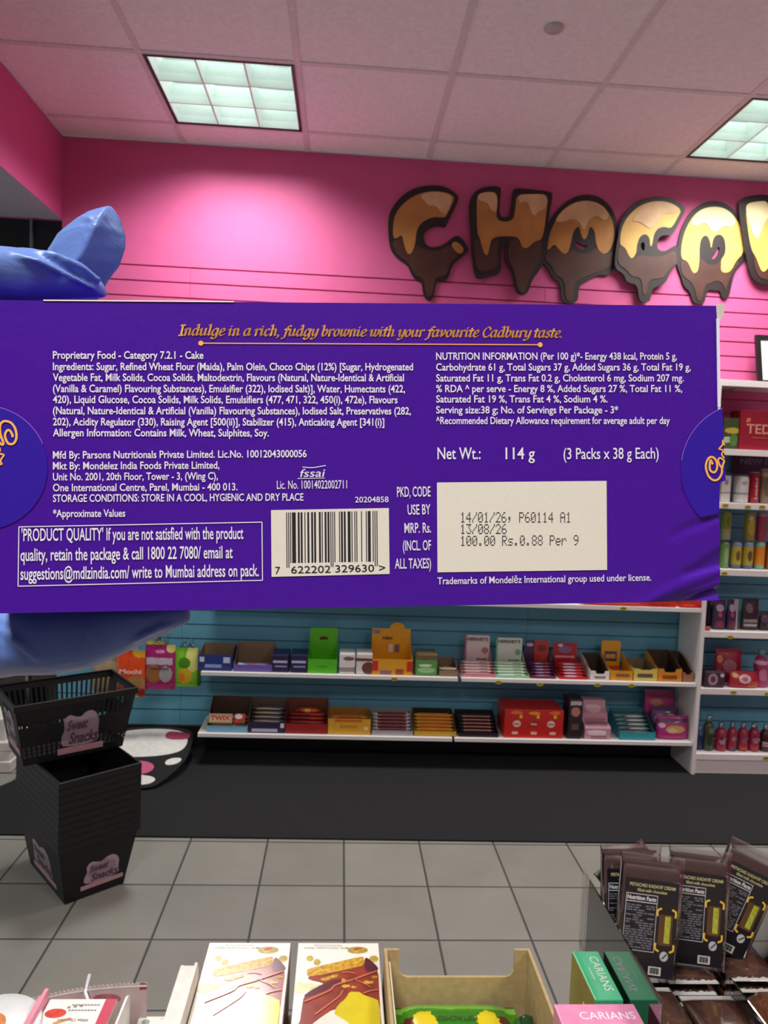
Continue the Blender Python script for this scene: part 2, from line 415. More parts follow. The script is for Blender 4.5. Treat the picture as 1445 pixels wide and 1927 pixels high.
# ceiling: lay-in tiles on a white grid, lamp openings left free
LAMPX, LAMPJ = [0, 4, 8], [0, 6]      # column and row of each lamp in the 0.6 m grid
lamp_cells = {(i, j) for i in LAMPX for j in LAMPJ}
mb = MB(); TB = .012
def cl(a, lo, hi): return max(lo, min(hi, a))
for i in range(-1, 11):
    for j in range(-1, 12):
        if (i, j) in lamp_cells: continue
        x0, x1 = cl(TX0+TP*i+TB, LEFTX, 5.2), cl(TX0+TP*(i+1)-TB, LEFTX, 5.2)
        y1, y0 = cl(TY0-TP*j-TB, -3.2, WALLY), cl(TY0-TP*(j+1)+TB, -3.2, WALLY)
        if x1-x0 < .02 or y1-y0 < .02: continue
        mb.box(x0, x1, y0, y1, CEIL+.004, CEIL+.02, 0)
for i in range(0, 12):
    x = TX0+TP*i
    if LEFTX < x < 5.2: mb.box(x-TB, x+TB, -3.2, WALLY, CEIL, CEIL+.02, 1)
for j in range(0, 12):
    y = TY0-TP*j
    for i in range(-1, 11):
        x0, x1 = cl(TX0+TP*i+TB, LEFTX, 5.2), cl(TX0+TP*(i+1)-TB, LEFTX, 5.2)
        mb.box(x0, x1, y-TB, y+TB, CEIL, CEIL+.02, 1)
mb.box(-3.7, 5.3, -3.3, WALLY+.3, CEIL+.25, CEIL+.27, 0)
struct(mb.build('ceiling', [col('#f4efed', rough=.9, bump=.25, bscale=220, noise=.04), col('#e0d9d7', rough=.6)]))

# ceiling lamps: 3 x 3 louvre with curved white blades under a lamp panel
BLADE = col('#eaf7f1', rough=.5, noise=.02)
def make_lamp():
    r = thing('ceiling_light', 'square ceiling light with nine white louvre cells above the pink wall and mural', 'ceiling light', (0, 0, CEIL), group='ceiling lights')
    h = .6/2-TB
    f = MB()
    f.box(-h, h, -h, -h+.008, -.004, .012); f.box(-h, h, h-.008, h, -.004, .012); f.box(-h, -h+.008, -h+.008, h-.008, -.004, .012); f.box(h-.008, h, -h+.008, h-.008, -.004, .012)
    f.build('frame', col('#3b3534', rough=.4), r)
    g = MB()
    i_ = h-.008
    g.box(-i_, i_, -i_, i_, .15, .155)
    for a in (0, 1):
        g.box(-i_, i_, (-i_ if a == 0 else i_-.003), (-i_+.003 if a == 0 else i_), .012, .15)
        g.box((-i_ if a == 0 else i_-.003), (-i_+.003 if a == 0 else i_), -i_+.003, i_-.003, .012, .15)
    g.build('housing', col('#dfeae6', rough=.4), r)
    LH = .075
    def blade(along_x, q):
        m = MB(); L = i_-.004
        ys = [(-.0035, 0), (.0035, 0), (.006, .03), (.016, LH), (-.016, LH), (-.006, .03)]
        if along_x: m.loft([[(-L, q+a, b) for a, b in ys], [(L, q+a, b) for a, b in ys]], sm=False)
        else: m.loft([[(q+a, -L, b) for a, b in ys], [(q+a, L, b) for a, b in ys]], sm=False)
        return m
    for q in (-i_/3, i_/3): blade(True, q).build('louvre_blade', BLADE, r); blade(False, q).build('louvre_blade', BLADE, r)
    for e, ax in ((-1, 0), (1, 0), (-1, 1), (1, 1)):
        L = i_-.004; q = e*(i_-.004); p = [(q, 0), (q-e*.003, 0), (q-e*.006, .03), (q-e*.02, LH), (q, LH)]
        m = MB()
        if ax == 0: m.loft([[(-L, a, b) for a, b in p], [(L, a, b) for a, b in p]], sm=False)
        else: m.loft([[(a, -L, b) for a, b in p], [(a, L, b) for a, b in p]], sm=False)
        m.build('louvre_edge', BLADE, r)
    # the lamp: its parabolic louvre throws the light down inside a cone; a little spills up between the blades
    la = bpy.data.lights.new('lamp_beam', 'AREA'); la.shape = 'SQUARE'; la.size = .55; la.energy = LAMP_W; la.color = LAMP_COL; la.spread = LAMP_SPREAD
    lo = bpy.data.objects.new('lamp_beam', la); COL.objects.link(lo); lo.parent = r; lo.location = (0, 0, -.006)
    la = bpy.data.lights.new('lamp_tube', 'AREA'); la.shape = 'SQUARE'; la.size = .5; la.energy = LAMP_GLOW; la.color = (.86, 1, .95)
    lo = bpy.data.objects.new('lamp_tube', la); COL.objects.link(lo); lo.parent = r; lo.location = (0, 0, .11)
    return r
lp0 = make_lamp()
spots = [(i, j) for j in LAMPJ for i in LAMPX]
LL = {(0, 0): 'square ceiling light with nine louvre cells over the pink corner', (4, 0): 'square ceiling light cut by the frame above the mural letters'}
for n, (i, j) in enumerate(spots):
    p = (TX0+TP*(i+.5), TY0-TP*(j+.5), CEIL)
    o = lp0 if n == 0 else dup(lp0)
    if j == LAMPJ[1]:
        for ch in o.children:
            if ch.type == 'LIGHT' and ch.name.startswith('lamp_beam'): ch.data = ch.data.copy(); ch.data.energy = LAMP_W_NEAR
    o.location = p; o['label'] = LL.get((i, j), 'square louvre ceiling light lighting the room from outside the picture')
# sprinkler cover plate
q = onZ(1042, 54, CEIL)
tag(MB().lathe([(0.001, -.006), (.028, -.006), (.034, -.001), (.034, .0035)], n=28).build('sprinkler_cover', col('#c3bbb9', rough=.5), loc=(q[0], q[1], CEIL)),
    'round white sprinkler cover plate flush in a ceiling tile', 'sprinkler')

# black carpet runner along the shelves
mb = MB()
pl = [(-1.42, 3.775), (-1.42, 3.36), (-1.50, 3.22), (-1.62, 3.16), (-1.75, 2.872), (5.0, 2.84), (5.0, 3.775)]
mb.prism(pl, (0, 0, .007), (1, 0, 0), (0, 1, 0), (0, 0, 1), .0069)
tag(mb.build('carpet_runner', col('#2a2a2b', rough=.95, noise=.25, nscale=500, bump=.6, bscale=700, spec=.1)),
    'charcoal carpet runner along the foot of the shelves on the tiled floor', 'carpet')

# =================================================================== THE PURPLE CARTON
BU = np.array([.99892, .0049, .04613]); BU /= np.linalg.norm(BU)
BN = np.array([.00125, -.99689, .07886]); BN /= np.linalg.norm(BN)      # towards the eye
BV = np.cross(BU, -BN); BV = np.cross(-BN, BU) if np.cross(-BN, BU)[2] < 0 else -np.cross(-BN, BU)   # downwards
BUP = -BV
BW, BH, BD = .2112, .085, .046
TL = np.array([-.09648, .21069, 1.53999])-BU*.0085
BO = TL+BU*BW/2-BUP*BH                                                  # bottom middle of the front face
boxr = thing('cake_box', 'purple cake carton held up in front, printed with ingredients and a date panel', 'box')
boxr.matrix_world = Matrix(((BU[0], -BN[0], BUP[0], BO[0]), (BU[1], -BN[1], BUP[1], BO[1]), (BU[2], -BN[2], BUP[2], BO[2]), (0, 0, 0, 1)))
def bx(px, py):
    """picture point -> (across, up) on the carton's face"""
    d = ray(px, py); t = np.dot(BO-EYEP, BN)/np.dot(d, BN); p = EYEP+d*t-BO
    return np.array([np.dot(p, BU), np.dot(p, BUP)])
def dent(x, z):
    """crushed lower corner away from the holding hand: how far back the face is pushed"""
    a = bx(1358, 1025); b = bx(1185, 1142)
    e = b-a; n = np.array([-e[1], e[0]]); n /= np.linalg.norm(n)
    c = np.array([BW/2, 0.])
    if np.dot(c-a, n) < 0: n = -n
    s = np.dot(np.array([x, z])-a, n)
    t = np.dot(np.array([x, z])-a, e)/np.dot(e, e)
    d = 0.
    if s > -.002:
        k = min(1, (s+.002)/.004); d += k*(.10*max(0, s)+.0006*math.sin(s*640+t*5)*k)
    # fan of small creases on the right edge
    for (px0, py0, px1, py1, amp, wd) in ((1356, 968, 1262, 1008, .0008, .0010), (1356, 1062, 1290, 1080, .0008, .0009), (1352, 930, 1283, 922, .0006, .0009), (1356, 1098, 1300, 1118, -.0009, .0009), (1356, 1112, 1270, 1140, .0009, .0008)):
        p0, p1 = bx(px0, py0), bx(px1, py1); ee = p1-p0; tt = np.dot(np.array([x, z])-p0, ee)/np.dot(ee, ee); tc = max(0, min(1, tt))
        dd = np.linalg.norm(np.array([x, z])-p0-ee*tc)
        d += amp*math.exp(-(dd/wd)**2)*(1-.6*tc)
    return d
PURPLE = col('#471199', rough=.34, coat=.0, spec=.4, noise=.05, nscale=900, bump=.05, bscale=300)
def F(p, lift=.00012): return (p[0], dent(p[0], p[1])*0-lift, p[1])
def FD(p, lift=.0002): return (p[0], dent(p[0], p[1])-lift, p[1])
mb = MB()
def box_pt(x, y, z): return (x, y+dent(x, z)*(1-y/BD), z)
def us(n, a=2.6):       # finer steps towards the crushed end
    return [-BW/2+BW*(1-(1-i/n)**a) for i in range(n+1)]
XS = us(110); ZS = [BH*(j/64)**1.5 for j in range(65)]
mb.add([box_pt(x, 0, z) for z in ZS for x in XS], [(j*111+i, j*111+i+1, (j+1)*111+i+1, (j+1)*111+i) for j in range(64) for i in range(110)], 0, True)
for z in (0, BH):
    mb.add([box_pt(x, y, z) for y in (0, BD*.5, BD) for x in XS], [(j*111+i, j*111+i+1, (j+1)*111+i+1, (j+1)*111+i) for j in range(2) for i in range(110)], 0)
for x in (-BW/2, BW/2):
    mb.add([box_pt(x, y, z) for y in (0, BD*.5, BD) for z in ZS], [(j*65+i, j*65+i+1, (j+1)*65+i+1, (j+1)*65+i) for j in range(2) for i in range(64)], 0)
mb.box(-BW/2, BW/2, BD-.0004, BD, 0, BH)
mb.build('carton', PURPLE, boxr)
WHITEP = col('#efe9f6', rough=.4, noise=0); CREAM = col('#e9e2d3', rough=.5, noise=.03, nscale=3000); GOLD = col('#ffb957', rough=.45, noise=.04); INK = col('#181320', rough=.5, noise=0)
# white paper edges
mb = MB()
mb.box(bx(82, 566)[0], bx(440, 570)[0], -.0002, .0006, BH-.0001, BH+.00022)
mb.build('paper_edge', col('#fbf6f2', rough=.6, noise=0), boxr)
mb = MB()
a, b_ = bx(1350, 600), bx(1354, 766)
mb.box(BW/2-.0001, BW/2+.0007, -.0003, .0008, b_[1], a[1])
mb.build('paper_edge', WHITEP, boxr)
p = [bx(x, y) for x, y in ((1347, 577), (1352, 572), (1364, 573), (1362, 590), (1354, 606), (1350, 604))]
MB().prism(p, (0, 0, 0), (1, 0, 0), (0, 0, 1), (0, -1, 0), .0005).build('torn_corner', col('#d8cfc0', rough=.8, noise=.15), boxr)
p = [bx(x, y) for x, y in ((1353, 838), (1361, 842), (1365, 850), (1360, 852))]
MB().prism(p, (0, .0002, 0), (1, 0, 0), (0, 0, 1), (0, -1, 0), .0003).build('torn_fibre', col('#d8cfc0', rough=.8, noise=.15), boxr)
# punched tabs at both ends
TABP = col('#33179e', rough=.5, coat=.0, spec=.22, noise=.05, nscale=900)
def tab(cx, cy, lo, hi, a0, a1):
    c = bx(cx, cy); R = abs(bx(cx+120, cy)[0]-c[0])
    ang = [a0+(a1-a0)*k/40 for k in range(41)]
    arc = [c+R*np.array([math.cos(t), math.sin(t)]) for t in ang]
    cl_ = [q for q in arc if lo <= q[0] <= hi]
    return cl_
hi = bx(1363, 800)[0]
arc = tab(1402, 885, -1, hi, PI*.5, PI*1.25)
poly = [tuple(q) for q in arc]+[tuple(bx(1352, 966)), tuple(bx(1354, 908)), (hi, bx(1362, 904)[1])]
o = MB().prism(poly, (0, -.00018, 0), (1, 0, 0), (0, 0, 1), (0, -1, 0), .00012).build('seal_tab', TABP, boxr)
mb = MB(); ribbon(mb, arc[:19], lambda p: F(p, .0002), .0002); mb.build('tab_crease_highlight', col('#8f6ad6', rough=.4, noise=0), o)  # highlight along the tab's crease, painted as a lavender line
lo = -BW/2
arc = tab(-30, 880, lo, 1, PI*.5, -PI*.5)
o = MB().prism([(lo, arc[-1][1])]+[(lo, arc[0][1])]+[tuple(q) for q in arc], (0, -.00018, 0), (1, 0, 0), (0, 0, 1), (0, -1, 0), .00012).build('seal_tab', TABP, boxr)
mb = MB(); ribbon(mb, arc[:16], lambda p: F(p, .0002), .0002); mb.build('tab_crease_highlight', col('#8f6ad6', rough=.4, noise=0), o)  # same painted crease highlight on the other tab
# gold script cut off by the tab folds
mb = MB(); pxw = np.linalg.norm(bx(101, 900)-bx(100, 900))
def gold(pts, wd=4.4): ribbon(mb, [bx(*p) for p in pts], lambda p: F(p, .00034), wd*pxw)
gold([(1340,874),(1336,866),(1334,878),(1336,886),(1343,889),(1348,881),(1347,869),(1341,861),(1334,861),(1329,868),(1327,879),(1331,894),(1338,902),(1345,904),(1352,900),(1357,890),(1357,880)])
gold([(1361,866),(1354,862),(1350,866),(1354,877),(1360,880)], 3.6); gold([(1358,878),(1362,866)], 4)
gold([(1362,862),(1357,856),(1359,850),(1362,846)], 3); gold([(1362,838),(1359,828)], 3); gold([(1359,828),(1358,838)],3); gold([(1358,838),(1351,845)],3); gold([(1351,845),(1358,847),(1362,852)], 3)
mb.build('logo_script', GOLD, boxr); mb = MB()
gold([(25,823),(24,818),(20,811),(15,810),(11,816),(11,824),(16,834),(23,836),(29,832),(32,822),(30,808),(23,797),(14,793),(6,794),(1,802),(2,818),(7,832),(6,837),(0,833),(-6,822)])
gold([(0,842),(1,848),(-2,852)], 3.4); gold([(-4,853),(9,856)], 3.4); gold([(9,856),(4,863)], 3.2); gold([(4,863),(2,868),(5,874)], 3.4); gold([(5,874),(-3,874)], 3.2)
mb.build('logo_script', GOLD, boxr)

def line(mb, body, x0, y0, x1, y1, cap, bold=.012, shear=0., mi=0, lift=.00016):
    p0, p1 = bx(x0, y0), bx(x1, y1); L = np.linalg.norm(p1-p0); u = (p1-p0)/L; v = np.array([-u[1], u[0]])
    add_text(mb, body, (p0[0], -lift, p0[1]), (u[0], 0, u[1]), (v[0], 0, v[1]), L, cap*pxw, bold, shear, mi)
# headline
mb = MB(); HL = 'Indulge in a rich, fudgy brownie with your favourite Cadbury taste.'
adv = sum(NIB[c][0] for c in HL); p0, p1 = bx(336, 631), bx(1058, 635.5); L = np.linalg.norm(p1-p0); u = (p1-p0)/L; v = np.array([-u[1], u[0]])
sx = L/adv; sy = 19.5*pxw/.72; x = 0
for c in HL:
    for st in NIB[c][1]:
        nib_stroke(mb, [(a, b) for a, b in st], lambda q: F(p0+u*((x+q[0])*sx+q[1]*.24*sy)+v*q[1]*sy, .00016))
    x += NIB[c][0]
mb.build('headline', GOLD, boxr)
mb = MB(); ribbon(mb, [bx(378, 646), bx(1016, 649)], lambda p: F(p, .00016), 2.0*pxw)
for q in ((378, 646), (1016, 649)):
    c = bx(*q); mb.add([F(c+5*pxw*np.array([math.cos(k*PI/8), math.sin(k*PI/8)]), .00017) for k in range(16)], [tuple(range(16))])
mb.build('headline_rule', GOLD, boxr)
# ingredients
mb = MB()
for t, x1, y in (('Proprietary Food - Category 7.2.1 - Cake', 383, 675), ('Ingredients: Sugar, Refined Wheat Flour (Maida), Palm Olein, Choco Chips (12%) [Sugar, Hydrogenated', 777, 696.5),
    ('Vegetable Fat, Milk Solids, Cocoa Solids, Maltodextrin, Flavours (Natural, Nature-Identical & Artificial', 760, 717), ('(Vanilla & Caramel) Flavouring Substances), Emulsifier (322), Iodised Salt)], Water, Humectants (422,', 762, 738),
    ('420), Liquid Glucose, Cocoa Solids, Milk Solids, Emulsifiers (477, 471, 322, 450(i), 472e), Flavours', 748, 758.5), ('(Natural, Nature-Identical & Artificial (Vanilla) Flavouring Substances), Iodised Salt, Preservatives (282,', 773, 779.5),
    ('202), Acidity Regulator (330), Raising Agent [500(ii)], Stabilizer (415), Anticaking Agent [341(i)]', 723, 800.5), ('Allergen Information: Contains Milk, Wheat, Sulphites, Soy.', 506, 821)):
    line(mb, t, 100, y, x1, y+(x1-100)*.0008, 14.2, .016)
mb.build('ingredients_text', WHITEP, boxr)
mb = MB()
for t, x1, y in (('Mfd By: Parsons Nutritionals Private Limited. Lic.No. 10012043000056', 577, 863), ('Mkt By: Mondelez India Foods Private Limited,', 413, 883.5), ('Unit No. 2001, 20th Floor, Tower - 3, (Wing C),', 410, 904),
    ('One International Centre, Parel, Mumbai - 400 013.', 447, 924.5), ('STORAGE CONDITIONS: STORE IN A COOL, HYGIENIC AND DRY PLACE', 571, 944.5), ('*Approximate Values', 236, 973)):
    line(mb, t, 100, y, x1, y-(x1-100)*.0055, 14.0, .014)
mb.build('maker_address', WHITEP, boxr)
mb = MB()
line(mb, 'fssai', 563, 897.5, 609, 897, 15, .004, .25); ribbon(mb, [bx(560, 900.5), bx(611, 899.5)], lambda p: F(p, .00016), 1.3*pxw); ribbon(mb, [bx(569, 879), bx(588, 880), bx(613, 876)], lambda p: F(p, .00016), 1.6*pxw)
mb.build('food_mark', WHITEP, boxr)
mb = MB(); line(mb, 'Lic. No. 10014022002711', 521, 920, 653, 919, 16, .004); line(mb, '20204858', 668, 945.5, 731, 945, 11, .006); mb.build('licence_number', WHITEP, boxr)
# quality panel
mb = MB(); q = [bx(36, 991.5), bx(493, 982.5), bx(494, 1092), bx(34.5, 1103)]
for i in range(4): ribbon(mb, [q[i], q[(i+1) % 4]], lambda p: F(p, .00016), 1.8*pxw)
line(mb, "'PRODUCT QUALITY' If you are not satisfied with the product", 41, 1018, 458, 1014, 23.5, .012)
line(mb, 'quality, retain the package & call 1800 22 7080/ email at', 39, 1055.5, 438, 1050, 23.5, .012)
line(mb, 'suggestions@mdlzindia.com/ write to Mumbai address on pack.', 39, 1091, 487, 1084, 23.5, .012)
mb.build('quality_notice', WHITEP, boxr)
# barcode
bc = MB(); q = [bx(510, 960), bx(511, 1085.5), bx(733, 1080), bx(731.5, 956)]
bc.add([F(p, .00014) for p in q], [(0, 1, 2, 3)])
bco = bc.build('barcode', CREAM, boxr)
Lc = ['0001101','0011001','0010011','0111101','0100011','0110001','0101111','0111011','0110111','0001011']
Gc = [''.join('1' if c == '0' else '0' for c in s)[::-1] for s in Lc]; Rc = [''.join('1' if c == '0' else '0' for c in s) for s in Lc]
code = '101'+''.join((Lc if k == 'L' else Gc)[int(d)] for k, d in zip('LGLGLG', '622202'))+'01010'+''.join(Rc[int(d)] for d in '329630')+'101'
mb = MB()
def bq(fx, fy): return bx(510+222*fx+1*fy, 960-4*fx+125*fy)
for i, c in enumerate(code):
    if c == '1':
        f0 = .128+.772*i/95; f1 = .128+.772*(i+.92)/95; b = .87 if (i < 3 or 45 <= i < 50 or i > 91) else .80
        mb.add([F(p, .00018) for p in (bq(f0, .04), bq(f0, b), bq(f1, b), bq(f1, .04))], [(0, 1, 2, 3)])
for t, x0, y0, x1, y1 in (('7', 518, 1080, 527, 1080), ('622202', 548, 1079, 622, 1077.5), ('329630', 631, 1077, 704, 1075.5), ('>', 713, 1076, 725, 1075.5)):
    line(mb, t, x0, y0, x1, y1, 14 if t != '>' else 15, .002, lift=.0002)
mb.build('bars', INK, bco)
# date panel
mb = MB()
for t, x0, x1, y in (('PKD, CODE', 747, 810, 935), ('USE BY', 767, 810, 968.5), ('MRP. Rs.', 761, 811, 1003), ('(INCL. OF', 758, 811, 1036), ('ALL TAXES)', 743, 811, 1070)):
    line(mb, t, x0, y, x1, y-1, 19.5, .01)
mb.build('panel_caption', WHITEP, boxr)
lab = MB().add([F(bx(*p), .00014) for p in ((822, 908), (823, 1077), (1142, 1072.5), (1141, 905))], [(0, 1, 2, 3)]).build('date_panel', CREAM, boxr)
DOT = {'0':'01110 10001 10011 10101 11001 10001 01110','1':'00100 01100 00100 00100 00100 00100 01110','2':'01110 10001 00001 00010 00100 01000 11111','3':'11111 00010 00100 00010 00001 10001 01110',
 '4':'00010 00110 01010 10010 11111 00010 00010','6':'00110 01000 10000 11110 10001 10001 01110','8':'01110 10001 10001 01110 10001 10001 01110','9':'01110 10001 10001 01111 00001 00010 01100',
 '/':'00001 00001 00010 00100 01000 10000 10000','P':'11110 10001 10001 11110 10000 10000 10000','A':'01110 10001 10001 11111 10001 10001 10001','R':'11110 10001 10001 11110 10100 10010 10001',
 's':'00000 00000 01111 10000 01110 00001 11110','.':'00000 00000 00000 00000 00000 01100 01100','e':'00000 00000 01110 10001 11111 10000 01110','r':'00000 00000 10110 11001 10000 10000 10000',',':'00000 00000 00000 01100 01100 00100 01000',' ':'00000 00000 00000 00000 00000 00000 00000'}
mb = MB()
for t, x0, x1, y0, y1, sl in (('14/01/26, P60114 A1', 866, 1074, 963.5, 983.5, .001), ('13/08/26', 866, 953, 986, 1005, 0.), ('100.00 Rs.0.88 Per 9', 866, 1088, 1008, 1027.5, -.006)):
    pitch = (x1-x0)/(len(t)*6-1)
    for k, c in enumerate(t):
        for r_, row in enumerate(DOT[c].split()):
            for cc, bit in enumerate(row):
                if bit == '1':
                    X = x0+(k*6+cc+.5)*pitch; Y = y0+(r_+.5)*(y1-y0)/7+sl*(X-x0); c0 = bx(X, Y)
                    mb.add([F(c0+1.25*pxw*np.array([math.cos(a*PI/3), math.sin(a*PI/3)]), .00018) for a in range(6)], [tuple(range(6))])
mb.build('date_stamp', INK, lab)
# nutrition
mb = MB()
for t, x1, y in (('NUTRITION INFORMATION (Per 100 g)*- Energy 438 kcal, Protein 5 g,', 1273, 677), ('Carbohydrate 61 g, Total Sugars 37 g, Added Sugars 36 g, Total Fat 19 g,', 1299, 697.5), ('Saturated Fat 11 g, Trans Fat 0.2 g, Cholesterol 6 mg, Sodium 207 mg.', 1286, 718),
    ('% RDA ^ per serve - Energy 8 %, Added Sugars 27 %, Total Fat 11 %,', 1283, 738), ('Saturated Fat 19 %, Trans Fat 4 %, Sodium 4 %.', 1143, 757.5), ('Serving size:38 g; No. of Servings Per Package - 3*', 1163, 778), ('^Recommended Dietary Allowance requirement for average adult per day', 1260, 798)):
    line(mb, t, 820.5, y, x1, y-(x1-820)*.0005, 14.0, .014)
mb.build('nutrition_text', WHITEP, boxr)
mb = MB(); line(mb, 'Net Wt.:', 823, 864, 904, 864, 23, .01); line(mb, '114 g', 951, 864, 1006, 864, 23, .01); line(mb, '(3 Packs x 38 g Each)', 1060, 864, 1239, 863, 22, .008); mb.build('net_weight', WHITEP, boxr)
mb = MB(); line(mb, 'Trademarks of Mondelēz International group used under license.', 823, 1099.5, 1225, 1092.5, 13.5, .01); mb.build('trademark_line', WHITEP, boxr)

# =================================================================== THE GLOVED HAND
def hp(px, py, d): return deep(px, py, d)
def ring(c, hx, hy, hd, n=20, p=2.0, ridge=0., rid_at=None):
    """closed section round the point c: hx across the picture, hy up, hd in depth (metres)"""
    out = []
    for k in range(n):
        t = 2*PI*k/n
        out.append((math.copysign(abs(math.cos(t))**(2/p), math.cos(t)), math.copysign(abs(math.sin(t))**(2/p), math.sin(t))))
    return out
hb = MB()
def finger(secs, axis, n=20, p=2.0):
    """secs: (px, py, depth, half size in px across the axis, half depth in mm); axis 'h' (runs across) or 'v' (runs up)"""
    rings = []
    for s in secs:
        c = hp(*s[:3]); m = s[3]*s[2]/FPX; dd = s[4]/1000
        A = CU if axis == 'h' else CR
        e = ring(None, 0, 0, 0, n, s[5] if len(s) > 5 else p)
        rings.append([c+A*(a*m)-CF*(b*dd) for a, b in e])
    hb.loft(rings, sm=True)
# thumb over the carton's top edge
finger([(-150, 532, .207, 54, 10), (-80, 510, .208, 52, 10), (-20, 514, .210, 49, 9.5), (30, 516, .213, 48, 9), (80, 519, .217, 45, 8.5), (125, 524, .219, 38, 7.5), (160, 533, .221, 28, 6), (182, 540, .222, 20, 4.5), (194, 547, .2225, 12, 3), (199, 552, .223, 5, 1.5)], 'h')
# folds along the thumb
hb.tube([hp(20, 478, .207), hp(75, 492, .2085), (hp(130, 520, .2115)), hp(180, 545, .218)], [.0008, .0011, .0011, .0006], 8)
hb.tube([hp(35, 470, .214), hp(100, 480, .212), hp(150, 500, .2145), hp(190, 530, .2185)], [.0010, .0013, .0013, .0009], 8)
# forefinger behind, its loose glove tip standing up to a point
U = [(-60, 760, .270, 70, 80, 7), (10, 680, .268, 60, 60, 8), (70, 610, .266, 62, 70, 8), (118, 560, .264, 62, 72, 8.5), (138, 530, .2635, 62, 66, 8.5), (154, 500, .263, 72, 74, 8.5), (166, 470, .2625, 78, 71, 8), (174, 440, .262, 68, 63, 7.5), (184, 415, .2615, 46, 45, 6), (192, 400, .2612, 30, 29, 4), (203, 391, .261, 9, 10, 2), (208, 388, .261, 1.5, 1.5, .6)]
rx = {500: 168, 470: 182, 440: 197, 415: 204, 400: 207, 391: 208, 388: 208}
rings = []
for px, py, d, lw, rw, th in U:
    r0 = rx.get(py, px+10); k = d/FPX; pts = []
    L_, R_ = px-lw, px+rw
    for (x, dep) in ((L_, 0), (L_+.18*(r0-L_), .42), (L_+.45*(r0-L_), .7), (L_+.8*(r0-L_), .92), (r0, 1.06), (r0+.3*(R_-r0), .72), (r0+.7*(R_-r0), .34), (R_, 0), (R_-.25*(R_-L_), -.7), ((R_+L_)/2, -1), (L_+.25*(R_-L_), -.7)):
        pts.append(hp(x, py, d)-CF*(dep*th/1000))
    rings.append(pts)
hb.loft(rings, sm=True)
hb.tube([hp(150, 407, .2585), hp(170, 412, .2556), hp(188, 414, .2556)], [.0004, .0007, .0004], 8)
hb.tube([hp(118, 440, .2585), hp(132, 446, .2572), hp(146, 452, .2566)], [.0004, .0007, .0004], 8)
# middle and ring finger flat behind the carton, little finger with a loose tip beneath it
finger([(-160, 760, .268, 55, 9), (-40, 740, .267, 50, 8.5), (90, 735, .2665, 47, 8), (220, 740, .266, 42, 7), (290, 745, .266, 30, 5), (315, 747, .266, 10, 2)], 'h')
finger([(-160, 880, .268, 55, 9), (-40, 880, .267, 50, 8.5), (90, 890, .2665, 46, 8), (200, 900, .266, 40, 7), (262, 905, .266, 28, 5), (285, 907, .266, 10, 2)], 'h')
finger([(-220, 1150, .250, 110, 13), (-120, 1190, .244, 100, 12.5), (-30, 1200, .238, 82, 11.5), (40, 1202, .234, 68, 10.5), (110, 1203, .232, 66, 9.5), (170, 1198, .231, 60, 8.5), (220, 1186, .230, 51, 7.5), (270, 1173, .230, 38, 6), (315, 1164, .230, 28, 4.5), (346, 1158, .230, 18, 3, 3), (356, 1156, .230, 13, 2, 4)], 'h', p=2.3)
hb.tube([hp(-20, 1172, .2265), hp(30, 1205, .223), hp(70, 1235, .2235), hp(98, 1252, .227)], [.0008, .0013, .0013, .0008], 8)
hb.tube([hp(225, 1222, .2265), hp(262, 1200, .2245), hp(305, 1180, .2255), hp(335, 1172, .2275)], [.0006, .0011, .0011, .0006], 8)
# palm, wrist and forearm beyond the picture's edge
finger([(-185, 470, .225, 60, 14), (-205, 560, .232, 110, 18), (-210, 700, .245, 125, 17), (-215, 860, .252, 125, 17), (-225, 1020, .252, 120, 17), (-240, 1160, .248, 105, 16), (-265, 1260, .243, 70, 12)], 'v')
finger([(-210, 860, .248, 160, 16), (-330, 960, .236, 175, 16), (-460, 1080, .220, 165, 17), (-640, 1260, .20, 190, 20), (-900, 1500, .17, 260, 26)], 'h')
GLOVE = bpy.data.materials.new('nitrile'); GLOVE.use_nodes = True
nt = GLOVE.node_tree; b = nt.nodes['Principled BSDF']; b.inputs['Base Color'].default_value = lin('#5d7cc0')+(1,); b.inputs['Roughness'].default_value = .42; b.inputs['Sheen Weight'].default_value = .15
b.inputs['Subsurface Weight'].default_value = 0.
tc = nt.nodes.new('ShaderNodeTexCoord'); n1 = nt.nodes.new('ShaderNodeTexNoise'); n1.inputs['Scale'].default_value = 60; n1.inputs['Detail'].default_value = 5; n1.inputs['Distortion'].default_value = 1.2
nt.links.new(tc.outputs['Object'], n1.inputs['Vector']); bp = nt.nodes.new('ShaderNodeBump'); bp.inputs['Strength'].default_value = .35; bp.inputs['Distance'].default_value = .0025
nt.links.new(n1.outputs['Fac'], bp.inputs['Height']); nt.links.new(bp.outputs[0], b.inputs['Normal'])
hand = hb.build('gloved_hand', GLOVE)
rm = hand.modifiers.new('skin', 'REMESH'); rm.mode = 'VOXEL'; rm.voxel_size = .0008; rm.use_smooth_shade = True
sm_ = hand.modifiers.new('soften', 'SMOOTH'); sm_.factor = .5; sm_.iterations = 3
dg = bpy.context.evaluated_depsgraph_get(); dg.update()
me = bpy.data.meshes.new_from_object(hand.evaluated_get(dg)); hand.modifiers.clear(); hand.data = me
for p_ in me.polygons: p_.use_smooth = True
me.materials.clear(); me.materials.append(GLOVE)
tag(hand, 'hand in a loose blue disposable glove gripping the end of the purple carton', 'hand')

